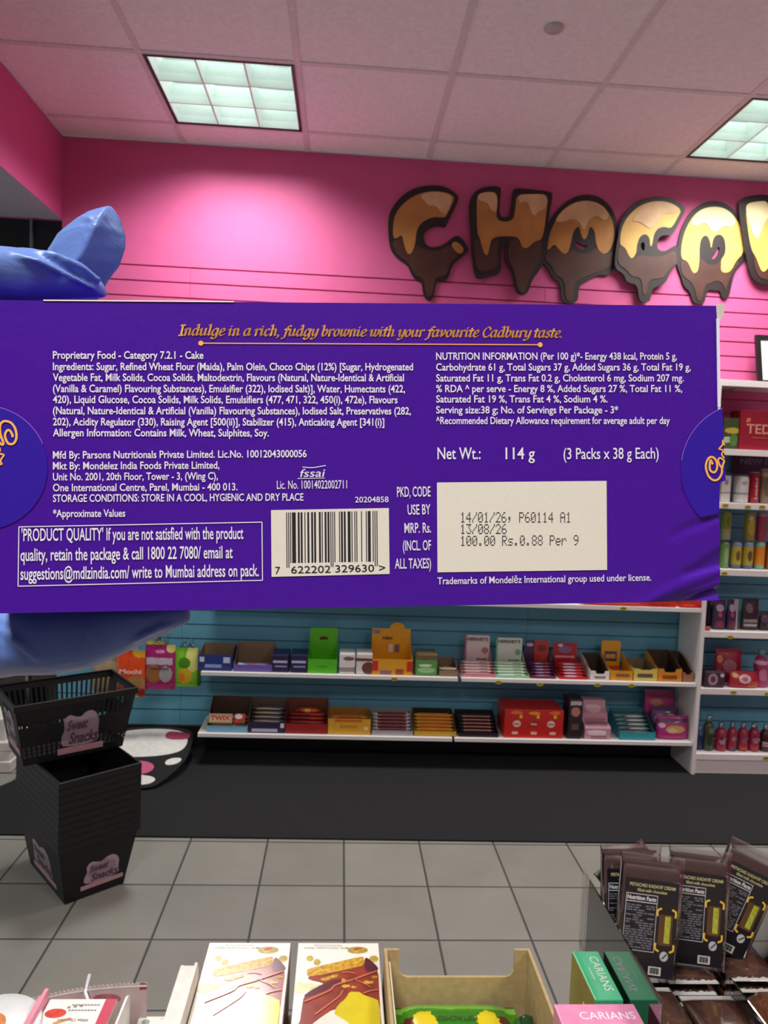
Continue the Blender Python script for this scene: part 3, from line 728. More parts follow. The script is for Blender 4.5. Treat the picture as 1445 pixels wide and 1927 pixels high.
# =================================================================== MURAL LETTERS ON THE BACK WALL
BLACKL = col('#1d1211', rough=.5); CARA = col('#b9803f', rough=.45, noise=.16, nscale=7); CHOC = col('#4a2a22', rough=.45, noise=.18, nscale=9); CRM = col('#d9b184', rough=.5, noise=.12, nscale=10)
CARA2 = col('#e0b25c', rough=.45, noise=.12, nscale=7); CRM2 = col('#efe0ae', rough=.5, noise=.08, nscale=10); PINKP = col('#e57fb4', rough=.5)
YL = WALLY-.012
def k1(p): return (720+p[0]/3.905, 330+p[1]/3.905)
def k2(p): return (700+p[0]/1.9396, 320+p[1]/1.9396)
def k3(p): return (1090+p[0]/4.07, 340+p[1]/4.07)
def wallpts(poly, k, it=2):
    P = []
    for p in poly:
        q = onY(*k(p), YL); P.append((q[0], q[2]))
    return smooth_poly(P, it)
_ln = [0]
def letter(label, k, outline, hole, layers):
    _ln[0] += 1; YL = WALLY-.012-(.0205 if _ln[0] % 2 == 0 else 0)
    q = [onY(*k(p), YL) for p in outline]; cx = sum(p[0] for p in q)/len(q); cz = min(p[2] for p in q)
    r = thing('mural_letter', label, 'letter', (cx, YL, cz), group='dripping chocolate letters')
    def put(name, poly, mat, y, d, it=2, holes=()):
        P = [(x-cx, z-cz) for x, z in wallpts(poly, k, it)]
        H = [[(x-cx, z-cz) for x, z in wallpts(h, k, it)] for h in holes]
        MB().prism(P, (0, y, 0), (1, 0, 0), (0, 0, 1), (0, -1, 0), d, holes=H).build(name, mat, r)
    put('outline', outline, BLACKL, 0, .0115, holes=[hole] if hole else [])
    for n, (name, poly, mat) in enumerate(layers): put(name, poly, mat, -.0012*(n+1), .0012*(n+1)+.0004)
letter('dripping caramel and chocolate letter C, first of the mural word', k1,
 [(40,370),(45,290),(80,220),(150,140),(250,85),(380,70),(470,85),(550,140),(560,175),(520,260),(480,340),(460,385),(420,370),(370,375),(325,400),(300,440),(305,490),(330,520),(380,530),(450,510),(510,460),(550,438),(590,470),(638,545),(600,585),(530,640),(500,690),(490,740),(460,780),(400,765),(385,830),(375,905),(340,922),(305,895),(292,830),(285,770),(240,768),(205,710),(185,655),(120,620),(65,560),(45,480)], None,
 [('caramel', [(75,400),(85,300),(130,230),(210,160),(330,115),(450,120),(530,155),(515,200),(465,305),(440,310),(370,305),(300,335),(260,380),(245,430),(240,500),(215,575),(185,580),(165,540),(150,480),(140,435),(105,465),(78,460)], CARA),
  ('chocolate', [(70,480),(105,475),(142,448),(165,545),(185,585),(220,580),(242,510),(260,525),(310,545),(380,558),(450,538),(500,505),(560,585),(520,620),(485,670),(470,735),(400,745),(380,770),(370,870),(340,898),(315,870),(305,750),(240,740),(215,690),(190,640),(130,600),(85,550)], CHOC),
  ('cream', [(270,150),(350,122),(450,127),(522,162),(465,298),(430,270),(400,235),(375,218),(340,228),(310,190)], CRM),
  ('caramel', [(495,510),(540,480),(607,550),(560,588)], CARA)])
letter('dripping caramel and chocolate letter H between the first C and O', k1,
 [(630,240),(640,180),(680,120),(750,92),(840,88),(868,108),(855,200),(850,318),(930,320),(945,200),(950,115),(985,103),(1100,115),(1238,130),(1240,170),(1215,300),(1195,480),(1175,640),(1150,700),(1110,750),(1085,790),(1060,872),(1015,892),(975,862),(955,790),(940,700),(905,660),(888,620),(895,560),(897,525),(865,522),(862,600),(868,680),(850,735),(780,752),(700,772),(670,740),(655,640),(645,480),(632,330)], None,
 [('caramel', [(690,150),(760,130),(838,138),(830,250),(830,348),(950,352),(970,250),(975,150),(1090,150),(1208,152),(1195,280),(1168,482),(1110,492),(1070,535),(1040,548),(1015,535),(990,460),(900,455),(830,460),(790,480),(770,595),(745,595),(725,540),(710,470),(690,440),(685,250)], CARA),
  ('chocolate', [(662,480),(710,475),(742,600),(778,598),(797,488),(850,480),(838,560),(845,680),(780,705),(695,720),(672,640)], CHOC),
  ('chocolate', [(920,480),(990,468),(1010,540),(1040,555),(1075,540),(1112,498),(1165,488),(1150,640),(1110,690),(1060,780),(1045,860),(1015,876),(985,850),(970,760),(950,690),(915,640)], CHOC),
  ('cream', [(692,152),(760,135),(836,140),(833,290),(790,268),(770,218),(740,202),(695,195)], CRM),
  ('cream', [(982,158),(1100,150),(1205,155),(1190,260),(1140,272),(1110,312),(1085,292),(1065,222),(1040,204),(1000,222)], CRM)])
letter('dripping letter O with long drip, centred between H and second C', k2,
 [(625,300),(632,230),(660,160),(720,105),(780,86),(840,100),(885,150),(898,220),(893,300),(885,360),(860,388),(830,380),(800,395),(770,412),(754,430),(752,487),(690,487),(688,410),(660,397),(640,355),(620,340)],
 [(738,262),(750,284),(775,290),(790,272),(768,276),(752,262)],
 [('caramel', [(638,290),(650,220),(690,150),(760,108),(830,118),(875,170),(887,240),(870,292),(850,308),(830,300),(815,262),(814,225),(795,200),(786,240),(775,256),(764,240),(755,200),(733,225),(726,265),(715,302),(700,307),(680,288),(665,268),(645,292)], CARA),
  ('chocolate', [(635,305),(665,272),(700,312),(722,298),(735,290),(745,300),(765,306),(800,300),(817,282),(850,314),(880,292),(880,340),(850,365),(800,380),(755,400),(737,412),(735,478),(705,478),(703,400),(670,385),(655,350),(630,330)], CHOC),
  ('cream', [(662,190),(700,140),(760,110),(830,120),(868,162),(850,190),(820,162),(790,182),(773,228),(758,190),(730,177),(700,190)], CRM)])
letter('dripping caramel and chocolate letter C, second C in the mural word', k3,
 [(268,540),(288,420),(300,330),(350,240),(440,160),(560,128),(680,140),(760,180),(802,230),(770,290),(720,390),(690,432),(640,425),(600,440),(580,490),(590,540),(640,552),(690,520),(728,500),(752,540),(750,640),(720,660),(690,690),(650,790),(600,812),(545,832),(535,900),(525,938),(445,938),(435,800),(350,790),(330,720),(270,690),(258,640)],
 [(455,500),(475,472),(492,500),(485,548),(465,538)],
 [('caramel', [(295,500),(310,370),(360,280),(450,200),(560,165),(680,175),(770,232),(740,290),(690,378),(640,362),(590,372),(556,420),(545,500),(530,520),(525,440),(490,415),(448,440),(428,500),(425,560),(395,608),(370,592),(340,520)], CARA2),
  ('chocolate', [(285,512),(340,525),(370,602),(400,614),(435,582),(500,585),(570,592),(640,584),(722,532),(740,640),(690,670),(650,720),(620,760),(512,762),(502,882),(470,882),(468,752),(380,740),(350,690),(280,650)], CHOC),
  ('cream', [(382,328),(460,212),(560,172),(690,182),(758,232),(700,262),(620,262),(580,342),(520,382),(490,352),(440,322)], CRM)])
letter('pale caramel dripping letter O beside the mural letter cut by the frame', k3,
 [(745,560),(760,460),(780,370),(830,270),(900,190),(1000,153),(1100,163),(1190,220),(1245,320),(1275,430),(1282,560),(1250,630),(1210,670),(1180,730),(1160,830),(1140,903),(1090,903),(1080,840),(1040,842),(985,832),(970,880),(960,942),(870,942),(850,850),(800,810),(780,730),(750,660)],
 [(1008,597),(1045,560),(1063,497),(1078,520),(1060,572),(1030,603)],
 [('caramel', [(775,600),(785,450),(840,310),(920,220),(1030,195),(1130,215),(1210,300),(1255,420),(1262,550),(1200,612),(1160,692),(1120,708),(1080,692),(1085,600),(1115,570),(1122,500),(1104,425),(1060,408),(1022,440),(1010,535),(998,450),(970,412),(932,440),(918,510),(920,600),(910,692),(880,712),(855,682),(830,612)], CARA2),
  ('chocolate', [(775,612),(830,614),(860,692),(885,718),(915,692),(925,592),(945,605),(985,645),(1050,645),(1088,605),(1080,692),(1120,712),(1160,697),(1200,617),(1230,622),(1160,720),(1130,800),(1120,852),(1105,800),(1060,760),(990,790),(960,800),(935,922),(900,922),(875,790),(800,740),(775,680)], CHOC),
  ('cream', [(842,330),(920,222),(1030,197),(1130,217),(1203,300),(1170,360),(1100,342),(1040,402),(1010,382),(960,312),(900,352)], CRM2)])
letter('straight letter L at the edge of the frame, last mural letter in view', k3,
 [(1200,200),(1210,160),(1260,130),(1400,113),(1448,130),(1470,150),(1465,400),(1480,600),(1620,650),(1605,790),(1400,812),(1320,770),(1285,700),(1255,560),(1230,400)], None,
 [('caramel', [(1250,190),(1340,170),(1430,165),(1432,400),(1440,660),(1400,712),(1370,692),(1340,600),(1300,540),(1275,400)], CARA2),
  ('chocolate', [(1308,560),(1342,612),(1372,702),(1410,720),(1450,668),(1585,690),(1575,760),(1420,772),(1340,740)], CHOC),
  ('cream', [(1250,190),(1340,172),(1430,167),(1430,300),(1390,332),(1360,442),(1330,452),(1305,402),(1270,300)], CRM2)])

# =================================================================== WHITE SHELVING
WS = col('#e9e5e2', rough=.4, noise=.02); SF = 3.545
def shelf(label, x0, x1, ztop, th, name='wall_shelf', lip=.012):
    o = thing(name, label, 'shelf', ((x0+x1)/2, SF, ztop))
    h = (x1-x0)/2
    MB().box(-h, h, .002, WALLY-SF-.002, -th*.8, 0).build('board', WS, o, bevel=.0015)
    MB().box(-h, h, -.002, .0018, -th, .0).build('front_edge', WS, o, bevel=.0008)
    for x in (-h*.7, h*.7):
        MB().prism([(.12, -th*.8), (WALLY-SF-.004, -th*.8), (WALLY-SF-.004, -th*.8-.03)], (x, 0, 0), (0, 1, 0), (0, 0, 1), (1, 0, 0), .003).build('bracket', col('#cfcfcf', rough=.35, metal=.6), o)
    return o
ZB, ZC, ZA = .470, .168, .848
shelf('long white shelf just under the purple carton carrying red boxes', -.62, 1.806, ZA, .02)
shelf('white middle shelf carrying the lime green display box', -.638, .606, ZB, .018)
shelf('white middle shelf carrying the pink and mint display boxes', .624, 1.806, ZB, .018)
shelf('lowest white shelf carrying the yellow and silver trays', -.646, .592, ZC, .018)
shelf('lowest white shelf carrying the red box with oval logos', .604, 1.806, ZC, .018)
# side unit: gondola at the right with its tall side panel
UX0, UX1 = 1.8075, 2.75
o = thing('side_panel', 'tall white upright panel dividing the long shelves from the drinks shelving', 'panel', ((UX0+.009), SF-.01, 0))
MB().box(-.009, .009, 0, WALLY-SF+.01-.013, .0075, 1.976).build('panel', WS, o, bevel=.001)
for n, (zt, what) in enumerate(((1.976, 'top white shelf under the framed notice'), (1.641, 'white shelf carrying the dark red lettered box'), (1.378, 'white shelf carrying white and red cans'), (1.047, 'white shelf carrying two tiers of green and yellow cans'), (.735, 'white shelf carrying dark purple pouches'), (.446, 'white shelf carrying bright red pouches'), (.111, 'lowest white shelf carrying the row of red bottles'))):
    shelf(what, UX0+.0195, UX1, zt, .03, 'gondola_shelf')
tag(MB().box(UX0+.0195, UX1, SF+.008, SF+.022, .0075, .08).build('kick_board', WS, bevel=.001), 'white kick board on the carpet under the lowest drinks shelf', 'kick board')
# yellow price tags on the shelf edges
TAGY = col('#c9b422', rough=.5)
def ptag(px, py, label):
    q = onY(px, py, SF-.003)
    r = tag(MB().prism([(.017*math.cos(a*PI/10), .009*math.sin(a*PI/10)) for a in range(20)], (0, -.0008, 0), (1, 0, 0), (0, 0, 1), (0, -1, 0), .0012).build('price_tag', TAGY, loc=tuple(q)), label, 'price tag', 'yellow oval price tags')
    m = MB()
    for x in (-.009, -.003, .003, .009): m.box(x-.002, x+.002, -.0012, -.0009, -.0035, .0035)
    m.build('figures', col('#5d520f', rough=.6), r)
for px, py, what in ((742, 1278, 'under the yellow figure display box'), (938, 1284, 'under the mint green display box'), (1016, 1288, 'under the purple and red display'), (1124, 1289, 'under the white tray'), (1188, 1290, 'under the pale yellow tray'), (1173, 1145, 'on the shelf below the red boxes'),
    (1365, 951, 'under the white square pack'), (1407, 954, 'under the white can'), (1434, 954, 'under the tan can beside the red can'), (1363, 1079, 'under the green cans'), (1374, 1199, 'under the dark pouches'), (1380, 1303, 'under the red front pouch'), (1444, 1306, 'under the pink bottle'), (1441, 1427, 'under the red bottles')):
    ptag(px, py, 'yellow oval price tag on the shelf edge '+what)

# =================================================================== PRODUCTS
KRAFT = col('#8d765c', rough=.85, noise=.06); DARKK = col('#4b3526', rough=.85)
YI = SF+.018                     # front line of the goods
def ext(px0, px1, pyb, Y=None):
    Y = Y or YI
    a, b_ = onY(px0, pyb, Y), onY(px1, pyb, Y); return a[0], b_[0]
def hz(px, py, base, Y=None): return onY(px, py, Y or YI)[2]-base
def tray(label, px0, px1, pyb, base, pyf, pyk, out, inn=None, depth=.165, notch=0., name='display_tray', front=None, lean=.0):
    """open carton: low front, sloping sides, tall back; front/back heights read from the picture"""
    x0, x1 = ext(px0, px1, pyb); w = x1-x0-.003; hf = max(.015, hz(px0, pyf, base)); hb_ = max(hf+.005, hz(px0, pyk, base, YI+depth))
    r = thing(name, label, 'tray', ((x0+x1)/2, YI, base)); h = w/2; t = .0016
    inn = inn or KRAFT; m = MB()
    m.box(-h, h, 0, depth, .0003, .0018, 1)
    for s in (-1, 1):
        xo, xi = s*h, s*(h-t/2); xk = s*(h-t)
        sl = [(0, .0018), (depth, .0018), (depth, hb_), (depth*.55, hf+(hb_-hf)*.62), (depth*.25, hf+(hb_-hf)*.15), (0, hf)]
        m.prism(sl, (max(xo, xi), 0, 0), (0, 1, 0), (0, 0, 1), (1, 0, 0), t/2, 0); m.prism(sl, (max(xi, xk), 0, 0), (0, 1, 0), (0, 0, 1), (1, 0, 0), t/2, 1)
    m.box(-h+t, h-t, depth-t, depth-t/2, .0018, hb_, 1); m.box(-h+t, h-t, depth-t/2, depth, .0018, hb_, 0)
    m.build('carton', [out, inn], r)
    fp = [(-h, .0018), (h, .0018), (h, hf), (h*.55, hf), (h*.4, hf-notch), (-h*.4, hf-notch), (-h*.55, hf), (-h, hf)] if notch else [(-h, .0018), (h, .0018), (h, hf), (-h, hf)]
    MB().prism(fp, (0, -.0014, 0), (1, 0, 0), (0, 0, 1), (0, -1, 0), .0012).build('front_flap', front or out, r)
    return r, w, hf, hb_, depth
_pil = {}
def pillow(name, L, W_, T, mat, seam=.008):
    """flow-pack: soft body with flat crimped ends, lying along x"""
    k = (round(L, 3), round(W_, 3), round(T, 3), mat.name)
    if k not in _pil:
        m = MB(); n = 12; rings = []
        for x, s, t in ((-L/2, .96, .02), (-L/2+seam, .96, .03), (-L/2+seam*1.6, .97, .6), (-L/2+seam*3, 1, .95), (0, 1, 1), (L/2-seam*3, 1, .95), (L/2-seam*1.6, .97, .6), (L/2-seam, .96, .03), (L/2, .96, .02)):
            rings.append([(x, W_/2*s*math.copysign(abs(math.cos(2*PI*k_/n))**.6, math.cos(2*PI*k_/n)), T/2+T/2*t*math.copysign(abs(math.sin(2*PI*k_/n))**.7, math.sin(2*PI*k_/n))) for k_ in range(n)])
        m.loft(rings); _pil[k] = m.mesh(name, mat)
    o = bpy.data.objects.new(name, _pil[k]); COL.objects.link(o); return o
def bars(tr, n, T, mat, label, group, cols=1, name='chocolate_bar', z0=.003, step=None, y0=.012, tilt=.0, L=None, W_=.034, cat='chocolate bar', rows=1):
    r, w, hf, hb_, d = tr; cw = (w-.008)/cols; L = L or cw-.003
    for c in range(cols):
        for q in range(rows):
            for i in range(n):
                o = pillow(name, L, W_, T, mat)
                o.location = (r.location.x-w/2+.004+cw*(c+.5), r.location.y+y0+W_/2+q*(W_+.004)+i*(step or .002), r.location.z+z0+i*(T+.0004)+q*0)
                tag(o, label, cat, group)
def sbox(label, px0, px1, pyb, base, pyt, mat, depth=.12, cat='box', name='carton_box', Y=None, bevel=.002, dz=0.):
    x0, x1 = ext(px0, px1, pyb, Y); h = hz((px0+px1)/2, pyt, base, Y)
    r = thing(name, label, cat, ((x0+x1)/2, Y or YI, base)); w = x1-x0-.003
    MB().box(-w/2, w/2, 0, depth, .0005, h).build('body', mat, r, bevel=bevel)
    return r, w, h, depth
def patch(r, x0, x1, z0, z1, c, name='print_panel', y=-.0022, mat=None):
    return MB().box(x0, x1, y, -.0001, z0, z1).build(name, mat or col(c, rough=.5), r)
def words(r, body, xc, z, w, cap, c, y=-.0026, name='lettering', bold=.02):
    m = MB(); add_text(m, body, (xc-w/2, y, z), (1, 0, 0), (0, 0, 1), w, cap, bold); return m.build(name, col(c, rough=.5, noise=0), r)
def header(label, px0, px1, pyb, base, pyf, hx0, hx1, pyh, cbody, chead, depth=.15, hump=None, name='display_box', inner=None):
    """counter display: open carton below, printed header card standing at its back"""
    x0, x1 = ext(px0, px1, pyb); w = x1-x0-.003; hf = hz(px0, pyf, base)
    r = thing(name, label, 'display box', ((x0+x1)/2, YI, base)); h = w/2; t = .0018; Yb = YI+depth
    ha, hb2 = onY(hx0, pyh, Yb)[0]-r.location.x, onY(hx1, pyh, Yb)[0]-r.location.x; hh = hz((hx0+hx1)/2, pyh, base, Yb)
    ha, hb2 = max(ha, -h+.001), min(hb2, h-.001)
    m = MB().box(-h, h, 0, depth, .0003, .002, 0)
    for s in (-1, 1):
        m.prism([(0, .002), (depth, .002), (depth, hf+(hh-hf)*.55), (depth*.5, hf+(hh-hf)*.15), (0, hf)], (h if s > 0 else -h+t, 0, 0), (0, 1, 0), (0, 0, 1), (1, 0, 0), t, 0)
    m.box(-h+t, h-t, 0, t, .002, hf, 0)
    m.build('carton', inner or cbody, r)
    pl_ = [(ha, .002), (hb2, .002), (hb2, hh-.006), (hb2-.006, hh), (ha+.006, hh), (ha, hh-.006)]
    if hump:
        c = (ha+hb2)/2+hump*(hb2-ha)/2; R = (hb2-ha)*.2
        pl_ = [(ha, .002), (hb2, .002), (hb2, hh-.004)]+[(c+R*math.cos(a*PI/8), hh-.004+R*.8*math.sin(a*PI/8)) for a in range(9)]+[(ha, hh-.004)]
    MB().prism(pl_, (0, depth-.003, 0), (1, 0, 0), (0, 0, 1), (0, -1, 0), .002).build('header_card', chead, r)
    return r, w, hf, hh, depth, (ha, hb2)

B, C_ = ZB+.0005, ZC+.0005
# ---- middle shelf
t = tray('navy blue tray with white label spots, first on the middle shelf', 372, 436, 1264, B, 1231, 1208, col('#27377f'))
patch(t[0], -t[1]*.46, -t[1]*.32, t[2]*.55, t[2]*.85, '#d5dcea'); patch(t[0], t[1]*.25, t[1]*.45, t[2]*.5, t[2]*.85, '#c6d3e8'); patch(t[0], -t[1]*.3, t[1]*.2, t[2]*.2, t[2]*.4, '#8fa2d8')
bars(t, 2, .012, printed('#2c3a86', [('r', .5, .6, .3, .2, '#aab4dd')]), 'blue wrapped bar lying in the navy tray', 'bars in the navy tray')
t = tray('open kraft cardboard tray with purple front beside the navy tray', 438, 512, 1264, B, 1250, 1206, KRAFT, front=col('#6a5aa6'))
bars(t, 2, .016, printed('#6b4f9e', [('e', .3, .5, .12, .5, '#d7d2e6', .4), ('e', .6, .6, .12, .5, '#8a2c4c', .3)]), 'purple and white wrapped bar lying in the kraft tray', 'bars in the kraft tray')
for a, b_, lab in ((510, 543, 'dark navy box with white lettering beside the kraft tray'), (545, 578, 'dark navy box with white lettering touching the lime green display')):
    r = sbox(lab, a, b_, 1266, B, 1233, col('#1f1a4a', rough=.35), .13)
    patch(r[0], -r[1]*.42, r[1]*.42, r[2]*.55, r[2]*.68, '#bfb9d8'); patch(r[0], -r[1]*.3, r[1]*.4, r[2]*.3, r[2]*.4, '#8d86bb')
h = header('lime green display box with a tall printed header card', 578, 634, 1269, B, 1240, 580, 636, 1181, col('#54bb1c', rough=.4), col('#5cc41e', rough=.4), hump=.0)
MB().prism(smooth_poly([(-.022, .006), (.0, .012), (.022, .004), (.02, -.008), (-.004, -.006), (-.02, -.01)], 1), (0, h[4]-.0052, h[3]*.72), (1, 0, 0), (0, 0, 1), (0, -1, 0), .0005).build('printed_bar', col('#5e2f1c', rough=.5), h[0])
words(h[0], 'milk', 0, h[2]*.45, h[1]*.35, .008, '#3f8f12', y=-.0008)
for a, b_, m, lab in ((637, 668, printed('#e6e3e4', [('r', .5, .2, .5, .12, '#9b8d88'), ('e', .6, .75, .35, .1, '#7c584e')]), 'plain white packet leaning between lime and yellow displays'), (669, 701, printed('#ded9d6', [('e', .75, .3, .4, .3, '#6a3a2c'), ('r', .5, .7, .5, .07, '#6a3a2c')]), 'white and brown packet leaning against the yellow display')):
    r = sbox(lab, a, b_, 1268, B, 1230, m, .10, 'packet', 'chocolate_packet', bevel=.006)
h = header('golden yellow display box with rounded header and red corners', 699, 776, 1272, B, 1240, 700, 774, 1181, col('#e3a11f', rough=.4), col('#e8a61c', rough=.4), hump=.3)
patch(h[0], -h[1]*.5+.001, -h[1]*.36, h[2]*.25, h[2]*.9, '#c92a20'); patch(h[0], h[1]*.36, h[1]*.5-.001, h[2]*.25, h[2]*.9, '#c92a20'); patch(h[0], -h[1]*.3, -h[1]*.02, h[2]*.05, h[2]*.3, '#8f6a78'); patch(h[0], h[1]*.08, h[1]*.28, h[2]*.05, h[2]*.4, '#a24f2a')
words(h[0], 'm&m', (h[5][0]+h[5][1])/2-.02, h[3]*.70, .05, .018, '#5a3418', y=h[4]-.0056)
MB().box(h[5][0]+.006, h[5][0]+.04, h[4]-.0054, h[4]-.005, h[3]*.85, h[3]*.94).build('print_panel', col('#8d7fa6'), h[0])
for x, c in ((.0, '#e6dccb'), (.032, '#7a5a78')):
    MB().box(x-.012, x+.010, h[4]-.0054, h[4]-.005, h[3]*.38, h[3]*.58).build('print_panel', col(c), h[0])
r = sbox('green glossy bag with brown top beside the yellow display', 780, 823, 1277, B, 1229, printed('#5a9a50', [('r', .5, .85, .6, .16, '#6a5a34'), ('e', .5, .25, .4, .12, '#9fd08c'), ('e', .45, .45, .3, .06, '#d9ead0')]), .10, 'bag', 'sweet_bag', bevel=.012)
t = tray('small tan tray of wrapped wafers at the shelf joint', 826, 862, 1273, B, 1262, 1236, KRAFT)
bars(t, 3, .011, printed('#b59c78', [('r', .5, .5, .5, .2, '#efe6d6')]), 'tan and white wafer stacked in the small tan tray', 'wafers in the tan tray', name='wafer')
h = header('pink display box with white header reading a chocolate name', 868, 932, 1276, B, 1267, 876, 922, 1195, col('#cf7f8b', rough=.4), printed('#e2d3d0', [('r', .02, .5, .05, .6, '#cf6a7c'), ('e', .82, .55, .15, .1, '#c2717e'), ('r', .7, .25, .22, .06, '#8f5a55')]))
words(h[0], "HERSHEY'S", (h[5][0]+h[5][1])/2, h[3]*.84, (h[5][1]-h[5][0])*.84, .015, '#4a2c28', y=h[4]-.0056)
pb = printed('#d9aeb0', [('r', .5, .5, .4, .2, '#f0e4e0'), ('r', .7, .6, .12, .12, '#7d4a44')])
tr_ = (h[0], h[1], h[2], h[3], h[4]); bars(tr_, 5, .012, pb, 'pink wrapped bar in the pink display box', 'bars in the pink display', step=.010)
h = header('mint green display box with white header reading a chocolate name', 930, 996, 1281, B, 1271, 934, 983, 1200, col('#8fc69a', rough=.4), printed('#dfe9dd', [('r', .02, .5, .05, .6, '#7fbf90'), ('e', .85, .55, .12, .1, '#86b892'), ('r', .7, .25, .22, .06, '#5f7a58')]))
words(h[0], "HERSHEY'S", (h[5][0]+h[5][1])/2, h[3]*.84, (h[5][1]-h[5][0])*.84, .015, '#3d3a30', y=h[4]-.0056)
pb = printed('#b9dcbc', [('r', .5, .5, .4, .2, '#eef4ea'), ('r', .7, .6, .12, .12, '#5d6a4c')])
bars((h[0], h[1], h[2], h[3], h[4]), 5, .012, pb, 'mint wrapped bar in the mint display box', 'bars in the mint display', step=.010)
h = header('half purple half red display box beside the mint display', 998, 1046, 1284, B, 1272, 983, 1040, 1205, col('#6d2440', rough=.4), printed('#4b2356', [('r', .72, .6, .32, .45, '#c2342a'), ('e', .7, .75, .2, .12, '#7a2a22'), ('e', .2, .85, .15, .06, '#c8b3cf')]))
pb = printed('#55244e', [('e', .4, .5, .2, .3, '#b78fb5'), ('e', .7, .5, .12, .3, '#b23a3a')])
bars((h[0], h[1], h[2], h[3], h[4]), 5, .0125, pb, 'dark purple wrapped bar in the purple and red display', 'bars in the purple and red display', step=.010)
h = header('bright red display box with small header card', 1053, 1106, 1284, B, 1274, 1040, 1086, 1209, col('#c2202c', rough=.4), printed('#b5202e', [('e', .5, .75, .28, .12, '#8a6a9a'), ('r', .5, .5, .4, .04, '#e8a0a0'), ('e', .3, .9, .1, .05, '#e6d0d4')]))
pb = printed('#c2222e', [('e', .4, .6, .25, .3, '#cfc2d8'), ('r', .5, .15, .4, .1, '#efd9d9')])
bars((h[0], h[1], h[2], h[3], h[4]), 5, .0125, pb, 'red and white wrapped bar in the red display', 'bars in the red display', step=.010)
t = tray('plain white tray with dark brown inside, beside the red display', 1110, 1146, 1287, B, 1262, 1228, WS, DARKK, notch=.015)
patch(t[0], -t[1]*.3, t[1]*.3, t[2]*.18, t[2]*.4, '#7a6f78')
h = header('amber yellow display box with a tall header card', 1147, 1190, 1287, B, 1262, 1122, 1168, 1205, col('#dc9a1d', rough=.4), printed('#e2a31f', [('r', .5, .5, .33, .16, '#5a4046'), ('r', .5, .5, .26, .07, '#c9a35a'), ('r', .5, .14, .5, .06, '#d0501f')], wobble=.01))
patch(h[0], -h[1]*.25, h[1]*.35, h[2]*.4, h[2]*.7, '#8a5a3a')
bars((h[0], h[1], h[2], h[3], h[4]), 2, .012, printed('#9b8a72', [('e', .5, .6, .35, .3, '#6a5a68')]), 'greyish wrapped bar in the amber display', 'bars in the amber display')
t = tray('pale yellow tray of grey bars beside the amber display', 1191, 1236, 1287, B, 1258, 1238, col('#d8c860'), notch=.006)
patch(t[0], -t[1]*.35, t[1]*.3, t[2]*.3, t[2]*.6, '#5d5248')
bars(t, 2, .013, printed('#a79e86', [('e', .5, .5, .3, .3, '#d9d2b8')]), 'grey wrapped bar lying in the pale yellow tray', 'bars in the pale yellow tray')
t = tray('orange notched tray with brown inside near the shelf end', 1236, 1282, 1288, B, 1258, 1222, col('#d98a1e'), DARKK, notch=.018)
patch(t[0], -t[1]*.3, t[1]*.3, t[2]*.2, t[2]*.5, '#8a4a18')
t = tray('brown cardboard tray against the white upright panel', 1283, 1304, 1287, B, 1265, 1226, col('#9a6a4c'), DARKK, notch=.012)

# ---- lowest shelf
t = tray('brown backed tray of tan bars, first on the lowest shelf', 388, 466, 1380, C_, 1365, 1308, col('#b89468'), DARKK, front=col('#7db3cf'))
pb = printed('#b58a5e', [('r', .4, .5, .32, .3, '#c9a678')])
bars(t, 4, .013, pb, 'tan wrapped bar stacked in the brown backed tray', 'bars in the brown backed tray', step=.018)
def front_pack(tr, label, xc, w, hgt, mat, text=None, tc='#ffffff', z0=.0):
    r = thing('sweet_pack', label, 'pack', (tr[0].location.x+xc, tr[0].location.y-.001, tr[0].location.z+tr[2]+z0-.0005)); r.rotation_euler = (-.35, 0, 0)
    MB().box(-w/2, w/2, -.0045, .0045, .001, hgt).build('wrapper', mat, r, bevel=.003)
    if text: words(r, text, 0, hgt*.32, w*.84, hgt*.44, tc, y=-.0049, bold=.04)
    return r
front_pack(t, 'tan pack with red capital letters leaning on the first tray of the lowest shelf', -t[1]*.17, t[1]*.58, .046, printed('#b89a70', [('r', .5, .5, .42, .3, '#c9b48e')], wobble=.02), 'TWIX', '#b8242c', .012)
front_pack(t, 'small red and white pack beside the tan lettered pack', t[1]*.30, t[1]*.26, .048, printed('#b52a26', [('e', .4, .7, .35, .25, '#e6d6d0'), ('e', .7, .2, .3, .2, '#7a4a2c')]), None, z0=.012)
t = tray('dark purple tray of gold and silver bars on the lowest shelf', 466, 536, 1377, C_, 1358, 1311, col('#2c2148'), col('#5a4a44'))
patch(t[0], -t[1]*.4, t[1]*.3, t[2]*.12, t[2]*.4, '#b9b3c9'); patch(t[0], t[1]*.38, t[1]*.48, t[2]*.5, t[2]*.9, '#ddd8e4')
bars(t, 6, .0135, printed('#6b5f66', [('e', .4, .6, .3, .3, '#c3b48e'), ('e', .7, .5, .15, .2, '#d8d4d0')]), 'gold and silver wrapped bar in the dark purple tray', 'bars in the dark purple tray', step=.021)
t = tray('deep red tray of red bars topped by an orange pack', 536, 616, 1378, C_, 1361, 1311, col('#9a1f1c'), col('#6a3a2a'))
bars(t, 5, .013, printed('#a4231f', [('e', .3, .5, .25, .3, '#6a1418'), ('e', .7, .5, .15, .3, '#c9543a')]), 'red wrapped bar in the deep red tray', 'bars in the deep red tray', step=.020)
bars(t, 1, .022, printed('#d8541f', [('r', .5, .55, .1, .4, '#e8b03a'), ('r', .2, .5, .1, .4, '#8a2a18')]), 'orange pack lying on top of the red bars', 'orange pack on the red bars', z0=.0695, y0=.095, L=t[1]*.6)
